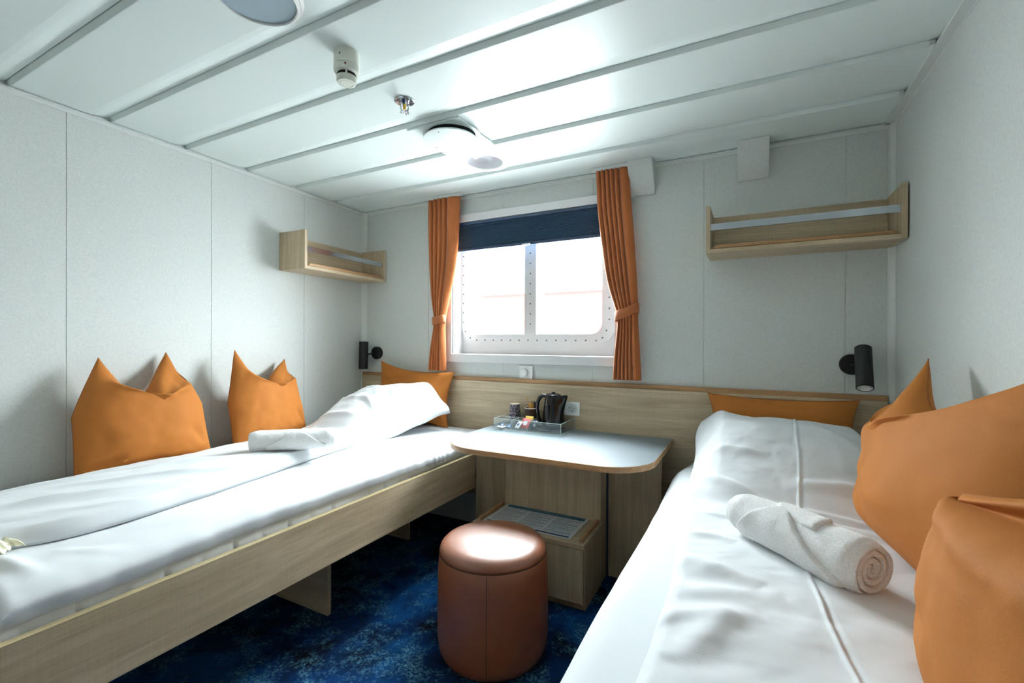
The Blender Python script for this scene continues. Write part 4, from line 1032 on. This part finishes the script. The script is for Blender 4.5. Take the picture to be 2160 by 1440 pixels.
cushion('orange cushion at the lower right corner, closest to the camera', (.288, .765, RB+.035), -PI/2, -.12, .56, .37, .19, None, [(-1.0, .80, 1.6, .74, .085, -.045, -1), (-1.2, .50, 1.6, .50, .12, .012, -1), (-.8, -.5, -.2, -.3, .12, -.012, -1)], conc=.05, tilt=.085, bf=.7, group='orange cushions leaning on the right wall', slope=.0)

# ---------------------------------------------------------------- rolled towels
def towel(label, a, b, r, seed, spiral_end=True, wraps=None, squash=.94, taper=0.):
    a = Vector(a); b = Vector(b); L = (b-a).length; ax = (b-a).normalized()
    root = thing('rolled_towel', ((a+b)/2-Vector((0, 0, r))), label, 'towel', 'rolled white bath towels')
    side = ax.cross(Vector((0, 0, 1))).normalized()
    def P(u, th, rad):
        return a+ax*(u*L)+side*(math.cos(th)*rad)+Vector((0, 0, 1))*(math.sin(th)*rad*squash)
    nu, nt = 110, 96; V = []
    def R_(u, th):
        rr = r*(1+taper*(u-.3))*(1-.10*math.exp(-(u/.035)**2)-.10*math.exp(-((1-u)/.03)**2))
        rr += .0016*float(vnoise(u*9, math.cos(th)*2+seed, seed))+.0008*float(vnoise(u*26+9, math.sin(th)*4, seed+3))
        if wraps:
            for (u0, th0, u1, w_, hh) in wraps:       # diagonal overlap edges: a step along a helical line
                d = (u-u0)-(u1-u0)*((th-th0)/PI)
                if 0 <= (th-th0)/PI <= 1: rr += hh*(1/(1+math.exp(-d/w_)))*math.sin(PI*min(1, max(0, (th-th0)/PI)))**.4*(math.exp(-max(0, d)/.22))
        return rr
    for i in range(nu+1):
        for k in range(nt): th = 2*PI*k/nt; V.append(P(i/nu, th, R_(i/nu, th)))
    F = [(i*nt+k, i*nt+(k+1) % nt, (i+1)*nt+(k+1) % nt, (i+1)*nt+k) for i in range(nu) for k in range(nt)]
    # spiral end faces as relief
    for end, u in ((0, 0.), (1, 1.)):
        base = len(V); rows = 26; start = 0 if end == 0 else nu*nt
        for q in range(1, rows+1):
            f = 1-q/rows
            for k in range(nt):
                th = 2*PI*k/nt; rad = R_(u, th)*f
                ph = (f*3.6+th/(2*PI)); w_ = abs((ph % 1)-.5)*2
                dep = .006*(1-w_**3)-.009*math.exp(-((1-w_)/.14)**2)+.006*f-.012*(f < .12)
                sg = -1 if end == 0 else 1
                V.append(P(u, th, rad)+ax*sg*dep*(1 if q > 0 else 0)*min(1, (1-f)*9))
        for k in range(nt): F.append((start+k, start+(k+1) % nt, base+(k+1) % nt, base+k))
        for q in range(rows-1):
            for k in range(nt): F.append((base+q*nt+k, base+q*nt+(k+1) % nt, base+(q+1)*nt+(k+1) % nt, base+(q+1)*nt+k))
    pyd('roll', V, F, M['terry'], root)
    return root, P, R_
def strap_flap(root, P, R_, outline, off, n=60, name='folded_flap'):
    """a folded corner of the towel lying on the roll: outline given as (u, theta_lo, theta_hi) bands"""
    V = []; m = 26
    for i in range(n+1):
        u = outline[0][0]+(outline[-1][0]-outline[0][0])*i/n
        lo = np.interp(u, [o_[0] for o_ in outline], [o_[1] for o_ in outline]); hi = np.interp(u, [o_[0] for o_ in outline], [o_[2] for o_ in outline])
        for k in range(m+1):
            th = lo+(hi-lo)*k/m; e = min(k/m, 1-k/m)*2; e2 = min(i/n, 1-i/n)*2
            V.append(P(u, th, R_(u, th)+off*math.sqrt(max(0, 1-(1-min(1, e*4))**2))*math.sqrt(max(0, 1-(1-min(1, e2*6))**2))+.0004))
    n1 = len(V)
    for i in range(n+1):
        u = outline[0][0]+(outline[-1][0]-outline[0][0])*i/n
        lo = np.interp(u, [o_[0] for o_ in outline], [o_[1] for o_ in outline]); hi = np.interp(u, [o_[0] for o_ in outline], [o_[2] for o_ in outline])
        for k in range(m+1): th = lo+(hi-lo)*k/m; V.append(P(u, th, R_(u, th)-.004))
    F = grid_faces(n+1, m+1)+grid_faces(n+1, m+1, n1, True)
    Lb = [i*(m+1) for i in range(n+1)]+[n*(m+1)+j for j in range(1, m+1)]+[i*(m+1)+m for i in range(n-1, -1, -1)]+[j for j in range(m-1, 0, -1)]
    for a, b in zip(Lb, Lb[1:]+Lb[:1]): F.append((a, b, b+n1, a+n1))
    pyd(name, V, F, M['terry'], root)
r_, P_, RR_ = towel('rolled white towel lying on the left bed in front of the cushions', (-1.955, 1.265, .724), (-1.722, 1.505, .722), .050, 3)
strap_flap(r_, P_, RR_, [(.18, -.75, -.30), (.34, -.70, .25), (.52, -.6, 1.15), (.66, -.6, .75), (.84, -.62, -.15), (.93, -.65, -.45)], .009)
r_, P_, RR_ = towel('rolled white towel on the right bed with its spiral end facing the camera', (-.018, 1.405, .712), (.218, 1.162, .714), .057, 8, taper=.16)
# wrapped tie: two folded bands crossing over the roll
strap_flap(r_, P_, RR_, [(.12, -.75, -.30), (.27, -.75, .75), (.42, -.75, 1.5), (.50, -.75, 1.30), (.62, -.75, .65), (.80, -.75, 0.), (.95, -.75, -.5)], .011)
strap_flap(r_, P_, RR_, [(.34, 1.55, 2.3), (.42, 1.2, 3.0), (.52, 1.1, 3.0), (.64, .9, 2.6), (.74, .9, 1.6)], .009)

# ---------------------------------------------------------------- outside: quay ground and a red house across the water
M['red_wall'] = plain('red_render', (140,40,38), .9, .1); M['roof'] = plain('grey_roof', (200,200,206), .8, .2); M['house_win'] = plain('house_window', (60,84,96), .3, .5); M['quay'] = plain('pale_quay', (205,205,205), .9, .1)
def pix_x(u): return (u-1080)/963.56
hs = thing('house', (-18, 22, -1.5), 'pale red house with white framed windows seen through the window', 'house')
yh = 24.
mk('facade', B(((-17.5, yh, -1.5), (-6.0, yh+8, 3.9))), M['red_wall'], hs)
bm = bmesh.new()
for (x0, x1, zr) in ((-17.9, -5.6, 6.0),):
    P6 = [(x0, yh-.3, 3.9), (x1, yh-.3, 3.9), (x1, yh+8.3, 3.9), (x0, yh+8.3, 3.9), (x0+2, yh+4, zr), (x1-2, yh+4, zr)]
    vs = [bm.verts.new(p) for p in P6]
    for f in ((0, 1, 5, 4), (1, 2, 5), (2, 3, 4, 5), (3, 0, 4), (3, 2, 1, 0)): bm.faces.new([vs[i] for i in f])
mk('roof', bm, M['roof'], hs)
for x in (-15.9, -14.4, -12.3, -9.6, -8.0):
    fr_ = mk('window', B(((x-.34, yh-.06, 2.3), (x+.34, yh, 3.5))), M['casing'], hs)
    mk('pane', B(((x-.20, yh-.08, 2.45), (x+.20, yh-.062, 3.35))), M['house_win'], fr_)
tag(mk('ground_quay', B(((-60, 4, -1.7), (30, 60, -1.5))), M['quay']), kind='structure')

# ---------------------------------------------------------------- light
FILL = 9.
wd = bpy.data.worlds.new('World'); SC.world = wd; wd.use_nodes = True
bg = wd.node_tree.nodes['Background']; bg.inputs[0].default_value = (.88, .965, 1.0, 1); bg.inputs[1].default_value = 16.0
wn = wd.node_tree; tcw = wn.nodes.new('ShaderNodeTexCoord'); sxw = wn.nodes.new('ShaderNodeSeparateXYZ'); mrw = wn.nodes.new('ShaderNodeMapRange')
wn.links.new(tcw.outputs['Generated'], sxw.inputs[0]); wn.links.new(sxw.outputs['Z'], mrw.inputs['Value'])
mrw.inputs['From Min'].default_value = 0; mrw.inputs['From Max'].default_value = 1; mrw.inputs['To Min'].default_value = 13.; mrw.inputs['To Max'].default_value = 36.   # overcast sky, brighter overhead
wn.links.new(mrw.outputs['Result'], bg.inputs[1])
pl = bpy.data.lights.new('window_portal', 'AREA'); pl.shape = 'RECTANGLE'; pl.size = gx1-gx0+.1; pl.size_y = gz1-gz0+.1; pl.cycles.is_portal = True
po = bpy.data.objects.new('window_portal', pl); COL.objects.link(po); po.location = ((gx0+gx1)/2, 2.72, (gz0+gz1)/2); po.rotation_euler = (-PI/2, 0, 0)

# added fill lamp, out of view behind the camera, brightens the cabin
el = thing('ceiling_lamp', (-1.75, -.75, CZ), 'added round fill lamp on the ceiling behind the camera', 'ceiling lamp')
disc('rim', [(.135, .0), (.135, .022), (.15, .022), (.155, 0), (.135, 0)], (-1.75, -.75, CZ), M['wplast'], el)
t = NT('fill_lens'); t.set(Base_Color=(.9,.9,.9,1)); t.b.inputs['Emission Color'].default_value = (1, .95, .88, 1); t.b.inputs['Emission Strength'].default_value = FILL
disc('lens', [(0, .026), (.10, .025), (.1345, .016), (.1345, .002), (0, .002)], (-1.75, -.75, CZ), t.m, el)

# ---------------------------------------------------------------- camera
cam = bpy.data.cameras.new('camera'); co_ = bpy.data.objects.new('camera', cam); COL.objects.link(co_)
cam.sensor_width = 36; cam.lens = 963.56/2160*36; cam.clip_start = .02; cam.clip_end = 300
yaw, pit, rol = .480414551, -.00244615080, .00298847379
fw = Vector((-math.sin(yaw)*math.cos(pit), math.cos(yaw)*math.cos(pit), math.sin(pit))); r0 = Vector((math.cos(yaw), math.sin(yaw), 0)); u0 = r0.cross(fw)
r2 = r0*math.cos(rol)+u0*math.sin(rol); u2 = -r0*math.sin(rol)+u0*math.cos(rol)
co_.matrix_world = Matrix(((r2.x, u2.x, -fw.x, 0), (r2.y, u2.y, -fw.y, 0), (r2.z, u2.z, -fw.z, H), (0, 0, 0, 1)))
SC.camera = co_
SC.view_settings.view_transform = 'Standard'; SC.view_settings.look = 'None'; SC.view_settings.gamma = 1; SC.view_settings.use_curve_mapping = False
SC.view_settings.exposure = 1.72
SC.cycles.max_bounces = 14; SC.cycles.diffuse_bounces = 8; SC.cycles.glossy_bounces = 4; SC.cycles.transparent_max_bounces = 16
SC.cycles.sample_clamp_indirect = 6
